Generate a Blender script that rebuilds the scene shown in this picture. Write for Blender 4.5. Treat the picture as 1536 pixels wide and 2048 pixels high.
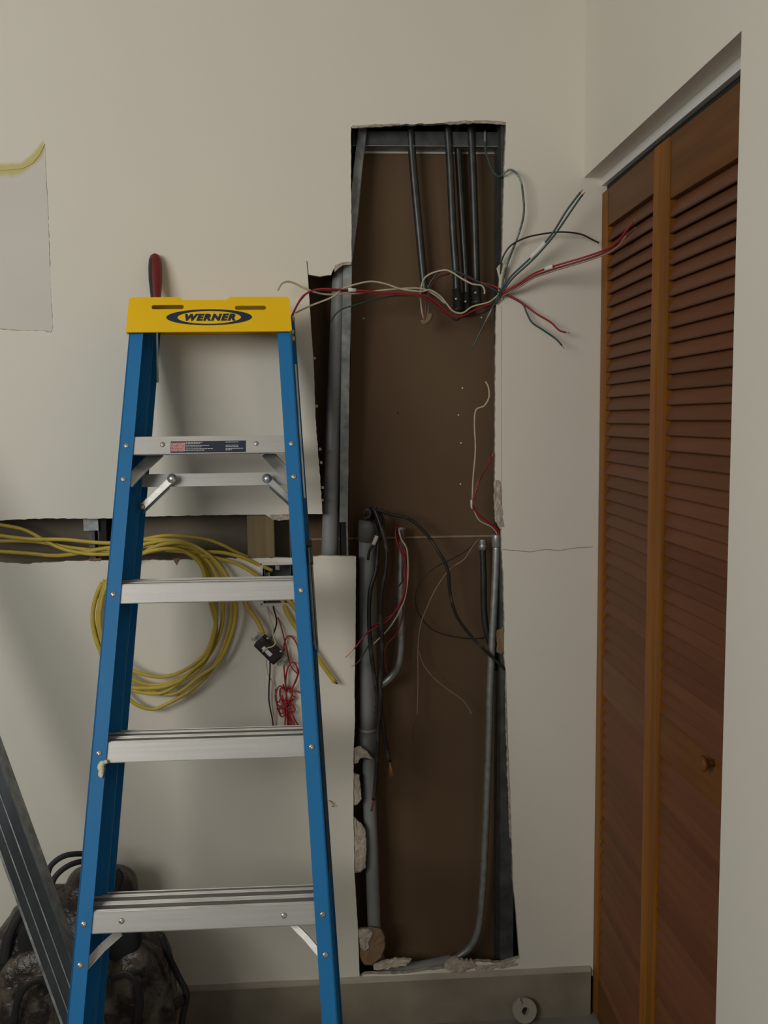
import bpy, bmesh, math, random
from mathutils import Vector, Matrix, noise, geometry
random.seed(7)
for o in list(bpy.data.objects): bpy.data.objects.remove(o)
SC = bpy.context.scene
COL = SC.collection
V = Vector
# ------------------------------------------------------------------ camera
F, PITCH, YAW, ROLL, H = 1845.0, .1006, .0634, .0116, 1.53
fw = V((math.sin(YAW)*math.cos(PITCH), math.cos(YAW)*math.cos(PITCH), -math.sin(PITCH)))
rt0 = V((math.cos(YAW), -math.sin(YAW), 0)); up0 = rt0.cross(fw)
rt = rt0*math.cos(ROLL) - up0*math.sin(ROLL); up = up0*math.cos(ROLL) + rt0*math.sin(ROLL)
cam = bpy.data.cameras.new('camera'); camo = bpy.data.objects.new('camera', cam); COL.objects.link(camo)
cam.sensor_fit = 'VERTICAL'; cam.sensor_height = 24; cam.lens = 24*F/2048; cam.clip_start = .02
camo.matrix_world = Matrix.Translation((0, 0, H)) @ Matrix((rt, up, -fw)).transposed().to_4x4()
SC.camera = camo
# ------------------------------------------------------------------ light
SC.view_settings.view_transform = 'Standard'; SC.view_settings.look = 'None'
SC.view_settings.gamma = 1; SC.view_settings.use_curve_mapping = False
SC.view_settings.exposure = 0.0
wd = bpy.data.worlds.new('room_daylight'); SC.world = wd; wd.use_nodes = True
wd.node_tree.nodes['Background'].inputs[0].default_value = (.95, 1.0, 1.0, 1)
wd.node_tree.nodes['Background'].inputs[1].default_value = .06
def area(name, loc, target, sx, sy, power, col):
    l = bpy.data.lights.new(name, 'AREA'); l.shape = 'RECTANGLE'; l.size = sx; l.size_y = sy
    l.energy = power; l.color = col
    o = bpy.data.objects.new(name, l); COL.objects.link(o); o.location = loc
    o.rotation_euler = (V(target)-V(loc)).to_track_quat('-Z', 'Y').to_euler()
area('window_daylight', (-2.2, -1.0, 2.15), (0.35, 2.2, 2.15), 2.0, 1.1, 54, (1, .985, .925))
# ------------------------------------------------------------------ materials
def s2l(c): return tuple(((v/255+.055)/1.055)**2.4 if v > 10 else v/255/12.92 for v in c)
def mat(name, col, rough=.6, metal=0, bump=0, bscale=60, var=0, vscale=5, spec=.5, vstretch=(1,1,1), bdist=.002, col2=None, thr=None):
    m = bpy.data.materials.new(name); m.use_nodes = True
    nt = m.node_tree; b = nt.nodes['Principled BSDF']
    b.inputs['Base Color'].default_value = (*col, 1); b.inputs['Roughness'].default_value = rough
    b.inputs['Metallic'].default_value = metal; b.inputs['Specular IOR Level'].default_value = spec
    tc = nt.nodes.new('ShaderNodeTexCoord')
    if var or col2:
        mp = nt.nodes.new('ShaderNodeMapping'); mp.inputs['Scale'].default_value = vstretch
        nt.links.new(tc.outputs['Object'], mp.inputs[0])
        n = nt.nodes.new('ShaderNodeTexNoise'); n.inputs['Scale'].default_value = vscale; n.inputs['Detail'].default_value = 6
        nt.links.new(mp.outputs[0], n.inputs[0])
        r = nt.nodes.new('ShaderNodeValToRGB')
        lo, hi = thr or (.3, .7)
        r.color_ramp.elements[0].position = lo; r.color_ramp.elements[1].position = hi
        c2 = col2 or tuple(v*(1-var) for v in col)
        r.color_ramp.elements[0].color = (*c2, 1); r.color_ramp.elements[1].color = (*col, 1)
        nt.links.new(n.outputs[0], r.inputs[0]); nt.links.new(r.outputs[0], b.inputs['Base Color'])
        m['ramp'] = r.name
    if bump:
        n2 = nt.nodes.new('ShaderNodeTexNoise'); n2.inputs['Scale'].default_value = bscale; n2.inputs['Detail'].default_value = 4
        nt.links.new(tc.outputs['Object'], n2.inputs[0])
        bp = nt.nodes.new('ShaderNodeBump'); bp.inputs['Strength'].default_value = bump; bp.inputs['Distance'].default_value = bdist
        nt.links.new(n2.outputs[0], bp.inputs['Height']); nt.links.new(bp.outputs[0], b.inputs['Normal'])
    return m
def stain(m, x0, z0, curve, half, xmax, col):
    """yellowish sprayed band on the wall: level left of x0, curling up to the right, ends at xmax (object x, z)"""
    nt = m.node_tree; b = nt.nodes['Principled BSDF']; N = nt.nodes.new; Lk = nt.links.new
    tc = N('ShaderNodeTexCoord'); sp = N('ShaderNodeSeparateXYZ'); Lk(tc.outputs['Object'], sp.inputs[0])
    def mth(op, a, bb=None, clamp=False):
        n = N('ShaderNodeMath'); n.operation = op; n.use_clamp = clamp
        for i, v in enumerate((a, bb)):
            if v is None: continue
            if isinstance(v, (int, float)): n.inputs[i].default_value = v
            else: Lk(v, n.inputs[i])
        return n.outputs[0]
    ns = N('ShaderNodeTexNoise'); ns.inputs['Scale'].default_value = 22; Lk(tc.outputs['Object'], ns.inputs[0])
    dx = mth('MAXIMUM', mth('SUBTRACT', sp.outputs[0], x0), 0.0)
    zc = mth('ADD', mth('MULTIPLY', mth('MULTIPLY', dx, dx), curve), z0)
    d = mth('ABSOLUTE', mth('SUBTRACT', mth('ADD', sp.outputs[2], mth('MULTIPLY', mth('SUBTRACT', ns.outputs[0], .5), .02)), zc))
    k = mth('MULTIPLY', mth('SUBTRACT', half, d), 1/(half*.55), True)
    k = mth('MULTIPLY', k, mth('MULTIPLY', mth('SUBTRACT', xmax, sp.outputs[0]), 150, True))
    mx = N('ShaderNodeMixRGB'); mx.inputs[2].default_value = (*col, 1)
    src = b.inputs['Base Color'].links[0].from_socket
    Lk(src, mx.inputs[1]); Lk(mth('MULTIPLY', k, .85), mx.inputs[0]); Lk(mx.outputs[0], b.inputs['Base Color'])
def woodmat(name, c1, c2, ax=2, rough=.42):
    m = bpy.data.materials.new(name); m.use_nodes = True; nt = m.node_tree; b = nt.nodes['Principled BSDF']
    tc = nt.nodes.new('ShaderNodeTexCoord'); mp = nt.nodes.new('ShaderNodeMapping')
    s = [60, 60, 60]; s[ax] = 3; mp.inputs['Scale'].default_value = s
    nt.links.new(tc.outputs['Object'], mp.inputs[0])
    n = nt.nodes.new('ShaderNodeTexNoise'); n.inputs['Scale'].default_value = 1; n.inputs['Detail'].default_value = 5
    nt.links.new(mp.outputs[0], n.inputs[0])
    oi = nt.nodes.new('ShaderNodeObjectInfo')
    r = nt.nodes.new('ShaderNodeValToRGB'); r.color_ramp.elements[0].position = .3; r.color_ramp.elements[1].position = .7
    r.color_ramp.elements[0].color = (*c2, 1); r.color_ramp.elements[1].color = (*c1, 1)
    nt.links.new(n.outputs[0], r.inputs[0])
    hs = nt.nodes.new('ShaderNodeHueSaturation'); mr = nt.nodes.new('ShaderNodeMapRange')
    mr.inputs['To Min'].default_value = .85; mr.inputs['To Max'].default_value = 1.12
    nt.links.new(oi.outputs['Random'], mr.inputs[0]); nt.links.new(mr.outputs[0], hs.inputs['Value'])
    nt.links.new(r.outputs[0], hs.inputs['Color']); nt.links.new(hs.outputs[0], b.inputs['Base Color'])
    b.inputs['Roughness'].default_value = rough; b.inputs['Specular IOR Level'].default_value = .2
    return m
M = {}
M['wall'] = mat('painted_drywall', (.80, .760, .670), .75, bump=.10, bscale=260, var=.025, vscale=3, spec=.25, bdist=.001)
M['patch'] = mat('drywall_patch', (.73, .685, .635), .85, bump=.1, bscale=90, var=.05, vscale=4, spec=.2)
M['gyp'] = mat('torn_gypsum', (.60, .525, .43), .95, bump=.9, bscale=170, var=.35, vscale=60, spec=.1, bdist=.004)
M['kraft'] = mat('kraft_paper', (.26, .175, .105), .9, bump=.2, bscale=60, var=.15, vscale=30, spec=.1)
M['board'] = mat('brown_gypsum_back_paper', (.165, .105, .062), .85, bump=.08, bscale=120, var=.18, vscale=2.5, spec=.15)
M['board2'] = mat('grey_gypsum_back_paper', (.235, .195, .15), .85, bump=.08, bscale=120, var=.2, vscale=4, spec=.15)
M['lip'] = mat('board_edge', (.36, .27, .18), .9, var=.2, vscale=30)
M['base'] = mat('bare_grey_baseboard', (.33, .285, .22), .8, bump=.3, bscale=70, var=.3, vscale=9, spec=.2, bdist=.003)
M['basetop'] = mat('lit_baseboard_lip', (.42, .375, .315), .9, bump=.3, bscale=80, var=.15, vscale=12)  # paler tone paints the lip's lit top; tape roll and scrap borrow it
M['floor'] = mat('dusty_concrete_floor', (.27, .25, .215), .85, bump=.2, bscale=50, var=.2, vscale=7)
M['white'] = mat('white_trim_paint', (.78, .77, .75), .55, var=.03, vscale=6)
M['blue'] = mat('blue_fiberglass', (.016, .20, .50), .5, spec=.3, bump=.05, bscale=400, var=.12, vscale=12, vstretch=(1, 1, .3))
M['yellow'] = mat('yellow_plastic', (.98, .60, .006), .55, spec=.25, bump=.12, bscale=500, var=.06, vscale=10, bdist=.0006)
M['navy'] = mat('navy_print', (.006, .018, .05), .5)
M['red_print'] = mat('red_print', (.55, .06, .07), .6)
M['white_print'] = mat('white_print', (.65, .65, .63), .6)
M['alu'] = mat('brushed_aluminium', (.56, .545, .525), .48, .55, bump=.06, bscale=220, var=.12, vscale=4, vstretch=(1, 1, 40))
M['tread'] = mat('worn_ribbed_aluminium', (.33, .32, .305), .5, .55, bump=.1, bscale=90, var=.35, vscale=9, vstretch=(1, 10, 10))
M['rib'] = mat('worn_bright_aluminium', (.72, .69, .64), .45, .5, var=.35, vscale=14, vstretch=(1, 6, 6))
M['steel'] = mat('plated_steel', (.80, .80, .77), .3, .8, bump=.12, bscale=60, var=.35, vscale=25)
M['rivet'] = mat('rivet_steel', (.66, .64, .58), .35, .8, var=.4, vscale=150)
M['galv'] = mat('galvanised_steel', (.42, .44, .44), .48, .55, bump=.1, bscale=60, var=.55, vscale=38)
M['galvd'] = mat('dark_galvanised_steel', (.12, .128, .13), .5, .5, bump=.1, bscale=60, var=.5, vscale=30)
M['stud'] = mat('shiny_galvanised_track', (.15, .165, .18), .32, .9, bump=.05, bscale=30, var=.4, vscale=7, vstretch=(3, 3, .6))
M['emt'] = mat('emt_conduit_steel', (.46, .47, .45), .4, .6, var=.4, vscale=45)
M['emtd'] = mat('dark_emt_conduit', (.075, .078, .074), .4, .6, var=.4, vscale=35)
M['pvc'] = mat('grey_pvc', (.27, .275, .275), .45, var=.15, vscale=9, spec=.4)
M['pvcd'] = mat('dark_grey_coupling', (.155, .145, .13), .5, var=.15, vscale=20)
M['black'] = mat('black_insulation', (.018, .018, .018), .38, var=.3, vscale=80)
M['dusty'] = mat('dusty_black_insulation', (.022, .020, .018), .33, col2=(.085, .08, .07), thr=(.34, .48), vscale=25)
M['red'] = mat('red_insulation', (.36, .018, .028), .42, var=.2, vscale=60)
M['redd'] = mat('dark_red_insulation', (.22, .03, .025), .45, var=.2, vscale=60)
M['wht'] = mat('cream_insulation', (.60, .52, .38), .5, var=.2, vscale=60)
M['pink'] = mat('dusty_tan_insulation', (.38, .25, .19), .5, var=.25, vscale=60)
M['teal'] = mat('dark_green_insulation', (.035, .075, .072), .4, var=.3, vscale=50)
M['grn'] = mat('green_grey_insulation', (.06, .10, .085), .4, col2=(.33, .33, .29), thr=(.38, .5), vscale=25)
M['copper'] = mat('bare_copper', (.60, .30, .12), .4, .8)
M['tape'] = mat('white_marker_tape', (.82, .80, .73), .7, var=.08, vscale=90)
M['ycab'] = mat('yellow_cable_jacket', (.60, .44, .055), .48, var=.22, vscale=30)
M['pine'] = woodmat('pine_stud', (.30, .235, .13), (.22, .165, .085), 2, .8)
M['doorf'] = woodmat('amber_stained_wood', (.30, .110, .011), (.19, .066, .007), 2, .45)
M['doorr'] = woodmat('amber_stained_rail', (.175, .066, .014), (.12, .043, .009), 1, .42)
M['slat'] = woodmat('brown_stained_slat', (.190, .076, .036), (.135, .052, .024), 1, .5)
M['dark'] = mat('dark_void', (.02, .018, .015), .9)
M['foam'] = mat('dried_foam', (.82, .76, .52), .8, bump=.3, bscale=200)
M['hred'] = mat('red_handle_rubber', (.20, .012, .016), .5, var=.2, vscale=40)
M['hblk'] = mat('black_handle_rubber', (.02, .018, .016), .5)
M['camo'] = mat('camo_vinyl', (.066, .050, .040), .42, bump=1, bscale=34, col2=(.014, .010, .008), thr=(.40, .62), vscale=16, bdist=.012)
M['camol'] = mat('camo_light_print', (.10, .080, .060), .34, bump=.9, bscale=40, col2=(.022, .014, .011), thr=(.44, .56), vscale=22, bdist=.01)
M['web'] = mat('black_webbing', (.012, .012, .012), .6, bump=.2, bscale=300)
M['netting'] = mat('black_mesh_cloth', (.008, .008, .009), .8)
# ------------------------------------------------------------------ unprojection of traced points on real planes
def ray(x, y): return fw + rt*((x-768)/F) - up*((y-1024)/F)
def atY(x, y, Y): r = ray(x, y); return r*(Y/r.y) + V((0, 0, H))
def atX(x, y, X): r = ray(x, y); return r*(X/r.x) + V((0, 0, H))
# ------------------------------------------------------------------ mesh helpers
def link(o, parent=None):
    COL.objects.link(o)
    if parent: o.parent = parent
    return o
def mk(name, verts, faces, m, parent=None, smooth=False, mats=None, fm=None):
    me = bpy.data.meshes.new(name); me.from_pydata([tuple(v) for v in verts], [], faces)
    for mm in (mats or [m]): me.materials.append(mm)
    if fm: me.polygons.foreach_set('material_index', fm)
    if smooth: me.polygons.foreach_set('use_smooth', [True]*len(me.polygons))
    bm = bmesh.new(); bm.from_mesh(me); bmesh.ops.recalc_face_normals(bm, faces=bm.faces); bm.to_mesh(me); bm.free()
    return link(bpy.data.objects.new(name, me), parent)
class MB:
    def __init__(s): s.v = []; s.f = []; s.sm = []
    def add(s, v, f, sm=False):
        k = len(s.v); s.v += [V(p) for p in v]; s.f += [[i+k for i in q] for q in f]; s.sm += [sm]*len(f); return s
    def hexa(s, p):   # 8 corners: bottom 4 (ccw), top 4
        return s.add(p, [(0,3,2,1),(4,5,6,7),(0,1,5,4),(1,2,6,5),(2,3,7,6),(3,0,4,7)])
    def box(s, a, b, bev=0):
        if not bev:
            return s.hexa([(a[0],a[1],a[2]),(b[0],a[1],a[2]),(b[0],b[1],a[2]),(a[0],b[1],a[2]),(a[0],a[1],b[2]),(b[0],a[1],b[2]),(b[0],b[1],b[2]),(a[0],b[1],b[2])])
        bm = bmesh.new(); bmesh.ops.create_cube(bm, size=1)
        for v in bm.verts:
            for i in range(3): v.co[i] = (a[i]+b[i])/2 + v.co[i]*abs(b[i]-a[i])
        bmesh.ops.bevel(bm, geom=bm.edges[:], offset=bev, segments=2, affect='EDGES', profile=.6)
        bm.verts.index_update(); s.add([v.co.copy() for v in bm.verts], [[v.index for v in f.verts] for f in bm.faces]); bm.free(); return s
    def prism(s, poly, d):  # poly: 3D loop, extruded by vector d
        n = len(poly); d = V(d); p = [V(q) for q in poly]
        return s.add(p+[q+d for q in p], [list(range(n))[::-1], list(range(n, 2*n))]+[(i, (i+1) % n, (i+1) % n+n, i+n) for i in range(n)])
    def tube(s, path, r, n=8, cap=True, flat=1.0):
        pts = [V(p) for p in path]; R = r if isinstance(r, (list, tuple)) else [r]*len(pts)
        t = [(pts[min(i+1, len(pts)-1)]-pts[max(i-1, 0)]).normalized() for i in range(len(pts))]
        nrm = t[0].orthogonal().normalized()
        if flat != 1: nrm = (V((0, 1, 0)) - t[0]*t[0].y).normalized()
        vs = []
        for i, p in enumerate(pts):
            nrm = (nrm - t[i]*nrm.dot(t[i])).normalized(); b = t[i].cross(nrm)
            for k in range(n):
                a = 2*math.pi*k/n; vs.append(p + (nrm*math.cos(a)*flat + b*math.sin(a))*R[i])
        fs = [(i*n+k, i*n+(k+1) % n, (i+1)*n+(k+1) % n, (i+1)*n+k) for i in range(len(pts)-1) for k in range(n)]
        if cap: fs += [list(range(n))[::-1], [(len(pts)-1)*n+k for k in range(n)]]
        return s.add(vs, fs, True)
    def lathe(s, c, ax, prof, n=24):  # prof: (distance along ax, radius)
        c = V(c); ax = V(ax).normalized()
        return s.tube([c+ax*a for a, _ in prof], [max(q, 1e-5) for _, q in prof], n)
    def build(s, name, m, parent=None):
        o = mk(name, s.v, s.f, m, parent); o.data.polygons.foreach_set('use_smooth', s.sm)
        return o
def smooth_path(pts, k=5):
    p = [V(q) for q in pts]; out = []
    for i in range(len(p)-1):
        a = p[max(i-1, 0)]; b = p[i]; c = p[i+1]; d = p[min(i+2, len(p)-1)]
        for j in range(k):
            t = j/k; out.append(.5*((2*b)+(c-a)*t+(2*a-5*b+4*c-d)*t*t+(3*b-a-3*c+d)*t**3))
    return out+[p[-1]]
def slab(name, outer, holes, mp, thick, m, medge, parent=None, jag=0):
    """polygon with holes (2D, metres), front face mapped by mp(u, v, 0), back by mp(u, v, thick)"""
    loops = [outer]+holes; tri = geometry.tessellate_polygon([[V((a, b, 0)) for a, b in L] for L in loops])
    flat = [p for L in loops for p in L]; n = len(flat)
    vs = [mp(a, b, 0) for a, b in flat]+[mp(a, b, thick) for a, b in flat]
    fs = [list(t) for t in tri]+[[i+n for i in t][::-1] for t in tri]; fm = [0]*len(tri)+[1]*len(tri); k = 0
    for L in loops:
        q = len(L)
        for i in range(q):
            fs.append((k+i, k+(i+1) % q, k+(i+1) % q+n, k+i+n)); fm.append(1)
        k += q
    me = bpy.data.meshes.new(name); me.from_pydata([tuple(v) for v in vs], [], fs)
    me.materials.append(m); me.materials.append(medge); me.polygons.foreach_set('material_index', fm)
    bm = bmesh.new(); bm.from_mesh(me); bmesh.ops.recalc_face_normals(bm, faces=bm.faces); bm.to_mesh(me); bm.free()
    return link(bpy.data.objects.new(name, me), parent)
def empty(name, loc=(0, 0, 0)):
    o = bpy.data.objects.new(name, None); o.empty_display_size = .05; o.location = loc; return link(o)
def tag(o, label=None, cat=None, group=None, kind=None):
    if label: o['label'] = label
    if cat: o['category'] = cat
    if group: o['group'] = group
    if kind: o['kind'] = kind
    return o
def thing(name, label, cat, group=None): return tag(empty(name), label, cat, group)
def recentre(e):
    """move an identity Empty to the base of its parts, keeping the parts where they are"""
    bb = [c.matrix_local @ V(k) for c in e.children if c.type == 'MESH' for k in c.bound_box]
    if not bb: return
    p = V((sum(b.x for b in bb)/len(bb), sum(b.y for b in bb)/len(bb), min(b.z for b in bb)))
    e.location = p
    for c in e.children: c.location -= p
def text(name, s, size, m, mw, parent, shear=0, off=0, ext=.0003):
    cu = bpy.data.curves.new(name, 'FONT'); cu.body = s; cu.size = size; cu.shear = shear; cu.offset = off; cu.space_character = 1+off*170; cu.extrude = ext
    cu.align_x = 'CENTER'; cu.align_y = 'CENTER'
    t = bpy.data.objects.new(name, cu); COL.objects.link(t)
    dg = bpy.context.evaluated_depsgraph_get(); me = bpy.data.meshes.new_from_object(t.evaluated_get(dg))
    bpy.data.objects.remove(t); me.materials.clear(); me.materials.append(m)
    me.transform(mw)
    return link(bpy.data.objects.new(name, me), parent)
# ================================================================== THE ROOM
W = 2.2; DT = .0127; BK = W+.105; XS = .6196; XD = .6617; ZH = 2.0887; YO = 1.376; ZC = 2.62
XL, XR = -1.75, 1.45
def wpt(x, y): p = atY(x, y, W); return (p.x, p.z)
def jagged(pts, amp, step=7):
    out = []
    for i, p in enumerate(pts):
        q = pts[(i+1) % len(pts)]; a = p[2] if len(p) > 2 else amp
        L = math.hypot(q[0]-p[0], q[1]-p[1]); n = max(1, int(L/step)) if a else 1
        for k in range(n):
            t = k/n; j = a if k else 0
            out.append((p[0]+(q[0]-p[0])*t+random.uniform(-j, j), p[1]+(q[1]-p[1])*t+random.uniform(-j, j)))
    return out
# third value of a point: roughness (px) of the edge that starts there
HOLE = [(-420,1043,.5),(0,1041,.8),(85,1037,.8),(215,1037,.8),(285,1033,.6),(440,1030,.5),(530,1029,1),(545,1038,1),(560,1041,1),(575,1037,1),(600,1028,.3),(645,1028,.5),
 (643,1000,.8),(640,950,.8),(636,900,.8),(632,850,.6),(630,800,.4),(628,740,.3),(624,680,.3),(620,620,.3),(616,556,0),(613,522,0),(614.5,522,0),(617,549,.6),(640,553,1.2),(662,550,1.5),
 (666,540,1.5),(672,531,1),(684,526,1),(703,524,.4),(703,460,.6),(702,380,.4),(702,253,.6),(740,251,1.2),(800,249,1.2),(880,246,1.2),(960,243,1),(1012,244,.4),
 (1012,262,.6),(1009,320,.6),(1007,400,.6),(1005,490,.6),(1003,530,.8),(1000,590,.8),(993,606,.8),(991,700,.6),(990,860,.8),(990,960,1.2),(989,1000,1.5),(992,1040,1.5),(1003,1058,1),
 (1003,1100,.6),(1006,1140,.6),(1009,1240,.8),(1008,1313,.6),(1012,1340,.5),(1016,1480,.4),(1020,1570,.6),(1023,1668,.6),(1026,1765,.5),(1031,1814,.3),(1039,1917,.8),
 (1004,1927,1.5),(958,1923,2),(890,1938,1.5),(850,1941,1),(808,1948,.8),(730,1949,.5),(719,1955,.3),(716,1860,.3),(709,1749,.4),(707,1635,.4),(707,1505,.4),(710,1440,.3),(709,1380,.3),(711,1272,.3),(712,1113,.5),
 (650,1111,1),(581,1116,1.4),(515,1116,1.4),(450,1117,1.2),(356,1120,1.2),(276,1120,1),(211,1121,1),(140,1122,1.2),(51,1128,1),(0,1124,.8),(-420,1128,.5)]
hole = [wpt(*p) for p in jagged(HOLE, .5)]
crack = [(1005,1099),(1030,1101),(1060,1104),(1090,1099),(1120,1101),(1150,1096),(1186,1094)]
crackp = [wpt(x, y-.45) for x, y in crack]+[wpt(x, y+.45) for x, y in crack[::-1]]
score = [wpt(x, y) for x, y in [(1003.2,612),(1003.9,612),(1003.2,800),(1002.5,1050),(1001.9,1050),(1002.7,800)]]
boxhole = [wpt(*p) for p in jagged([(526,1129,.8),(556,1127,.8),(586,1128,.6),(587,1168,.6),(585,1207,.8),(555,1209,.8),(527,1207,.6),(525,1168,.6)], .6)]
PH = [(-420,341,0),(0,341,.2),(45,337,.2),(66,326,.2),(80,308,.2),(90,287,.2),(93,360,.4),(97,430,.8),(99,500,.9),(102,580,.5),(106,655,1),(102,665,1),(88,661,.6),(40,661,.5),(0,658,.5),(-420,660,.5)]
patchhole = [wpt(*p) for p in jagged(PH, .3)]
def mpb(u, v, t): return V((u, W+t, v))
o = slab('wall_back', [(XL, .10), (XS+.10, .10), (XS+.10, ZC), (XL, ZC)], [hole, crackp, score, boxhole, patchhole], mpb, DT, M['wall'], M['gyp'])
tag(o, kind='structure'); wall_back = o
# patch let into the old opening, a hair behind the face
pin = [wpt(x-(.9 if y > 286 and x > 85 else 0), y+(0 if y < 400 else -.8)) for x, y, *_ in PH]
sa_, sb_ = wpt(25, 339), wpt(89, 292)
for q in ('wall', 'patch'): stain(M[q], sa_[0], sa_[1], (sb_[1]-sa_[1])/(sb_[0]-sa_[0])**2, .0165, wpt(91, 292)[0], (.60, .53, .17))
pp = slab('drywall_patch', pin, [], lambda u, v, t: V((u, W+.0016+t, v)), DT, M['patch'], M['gyp'], wall_back)
tag(pp, 'greyer recessed drywall patch with a yellow sprayed band')
# far board of the cavity: upper, lower and left pieces, closers all round
wf = tag(empty('wall_far'), kind='structure')
zs = atY(840, 1077, BK).z; zt = atY(860, 303, BK).z
MB().box((-.09, BK, zs+.003), (XR, BK+.012, zt-.006)).build('panel', M['board'], wf)
MB().box((-.09, BK+.001, 0), (XR, BK+.013, zs)).build('panel', M['board'], wf)
MB().box((XL, BK+.001, 0), (-.092, BK+.013, ZC)).build('panel', M['board2'], wf)
MB().box((-.09, BK-.002, zs+.001), (XR, BK+.001, zs+.006)).build('board_edge', M['lip'], wf)
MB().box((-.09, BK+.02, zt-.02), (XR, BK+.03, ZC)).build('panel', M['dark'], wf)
MB().box((.07, BK-.004, zt-.006), (.44, BK+.008, zt+.006)).build('board_edge', M['white'], wf)
MB().box((XL-.02, W, 0), (XL, BK+.03, ZC)).box((XR, W, 0), (XR+.02, BK+.03, ZC)).build('end_closer', M['dark'], wf)  # unseen end panels added to keep stray light out of the cavity
for x, y in [(727,637),(922,886),(921,968),(963,635),(796,826),(917,830),(925,776),(865,1352)]:
    c = atY(x, y, BK); MB().lathe(c+V((0, .001, 0)), (0, -1, 0), [(0, .0024), (.0012, .0022), (.0018, .0008)], 10).build('nail_head', M['tape' if x not in (796, 865) else 'dark'], wf)
# side wall with the closet opening
o = slab('wall_right', [(-1.2, 0), (YO, 0), (YO, ZH), (W, ZH), (W, ZC), (-1.2, ZC)], [], lambda u, v, t: V((XS+t, u, v)), .042, M['wall'], M['wall'])
tag(o, kind='structure')
o = MB().box((XS+.042, -1.2, 0), (XS+.11, YO-.002, ZC)).box((XS+.056, YO-.002, ZH+.0), (XS+.11, W, ZC)).build('wall_right_core', M['wall']); tag(o, kind='structure')
o.name = 'wall_right.001'
o = MB().box((XD, YO-.001, ZH-.019), (XD+.012, W-.0005, ZH+.01)).build('trim_1', M['white']); tag(o, kind='structure')
tr = MB()
tr.box((XD+.013, YO, ZH-.045), (XD+.016, W-.001, ZH-.001)); tr.box((XD+.040, YO, ZH-.030), (XD+.043, W-.001, ZH-.001)); tr.box((XD+.013, YO, ZH-.004), (XD+.043, W-.001, ZH-.001))
o = tr.build('door_track', M['dark'])
tag(o, 'dark slotted track above the louvered closet doors', 'track')
cl = MB(); XC = XS+.72
cl.box((XC, .6, 0), (XC+.02, W+.1, ZC)).box((XS+.11, .58, 0), (XC, .6, ZC)).box((XS+.11, W, 0), (XC, W+.02, ZC))
o = cl.build('wall_closet', M['dark']); tag(o, kind='structure')  # unseen closet walls, put in so no light leaks through the louvres
o = MB().box((XL-.3, -1.6, -.05), (XR+.1, BK+.1, 0)).build('floor', M['floor']); tag(o, kind='structure')
o = MB().box((XL-.3, -1.2, ZC), (XR+.1, BK+.1, ZC+.05)).build('ceiling', M['white']); tag(o, kind='structure')
# baseboard: thick bare board, top lip coloured paler because light falls on it
zb = .1235
o = MB().box((XL, W-.010, 0), (.6553, W+.010, zb-.004)).build('baseboard_back', M['base']); tag(o, kind='structure')
lp = MB(); n = 90; vs = []
for i in range(n+1):
    x = XL+(.6553-XL)*i/n; q = noise.noise(V((x*9, 0, 0)))*.0016
    vs += [(x, W-.0105, zb-.005), (x, W-.009+q, zb-.0005+q), (x, W+.0005, zb+.006+q*1.4), (x, W+.0005, zb-.005)]
o = mk('top_lip', vs, [(i*4+k, i*4+(k+1) % 4, i*4+4+(k+1) % 4, i*4+4+k) for i in range(n) for k in range(4)], M['basetop'], bpy.data.objects['baseboard_back'])
# torn plaster pieces hanging on the cut edges (pieces of the wall)
def chunk(name, px, depth, thick, m, parent=wall_back, amp=1.2, label=None, rough=.003):
    c = [wpt(*p) for p in jagged([(*p, amp) for p in px], amp, 5)]
    cx = sum(p[0] for p in c)/len(c); cz = sum(p[1] for p in c)/len(c); n = len(c)
    rings = []
    for s_, t in ((.0, 0), (.6, .0), (.92, .12), (1, .45), (.98, 1)):
        rings.append([V((cx+(x-cx)*s_, W+depth+thick*t+noise.noise(V((x*60, z*60, s_*3)))*rough*(1 if s_ < 1 else .3), cz+(z-cz)*s_)) for x, z in c])
    vs = [rings[0][0]]+[v for r in rings[1:] for v in r]
    fs = [(0, 1+i, 1+(i+1) % n) for i in range(n)]
    for k in range(3): fs += [(1+k*n+i, 1+(k+1)*n+i, 1+(k+1)*n+(i+1) % n, 1+k*n+(i+1) % n) for i in range(n)]
    fs.append([1+3*n+i for i in range(n)])
    o = mk(name, vs, fs, m, parent)
    if label: tag(o, label)
    return o
chunk('torn_piece', [(706,1497),(722,1495),(732,1502),(740,1512),(748,1521),(735,1517),(722,1518),(716,1528),(706,1530)], .004, .008, M['gyp'])
chunk('torn_piece', [(706,1546),(719,1552),(721,1575),(724,1600),(716,1611),(709,1614),(706,1612)], .003, .009, M['gyp'])
chunk('torn_piece', [(706,1635),(722,1648),(731,1662),(734,1700),(732,1738),(722,1747),(709,1749)], .002, .010, M['gyp'])
chunk('torn_piece', [(716,1862),(740,1858),(763,1863),(771,1880),(771,1900),(762,1922),(745,1936),(730,1935),(719,1918)], .006, .010, M['kraft'], label='brown paper face of a torn drywall flap')
chunk('torn_piece', [(716,1861),(738,1859),(746,1866),(742,1878),(737,1886),(739,1896),(730,1905),(720,1896)], .001, .008, M['gyp'], amp=2)
chunk('torn_piece', [(994,1262),(1003,1258),(1009,1252),(1010,1285),(1009,1305),(1003,1309),(994,1305)], .002, .004, M['kraft'], label='brown torn paper tab')
chunk('torn_piece', [(1012,1338),(1018,1440),(1023,1580),(1026,1680),(1021,1680),(1016,1560),(1012,1430)], .006, .005, M['gyp'], amp=1)
chunk('torn_piece', [(889,1938),(893,1922),(905,1917),(925,1919),(950,1924),(955,1935),(930,1944),(900,1946)], -.004, .014, M['gyp'], amp=2.5)
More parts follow.
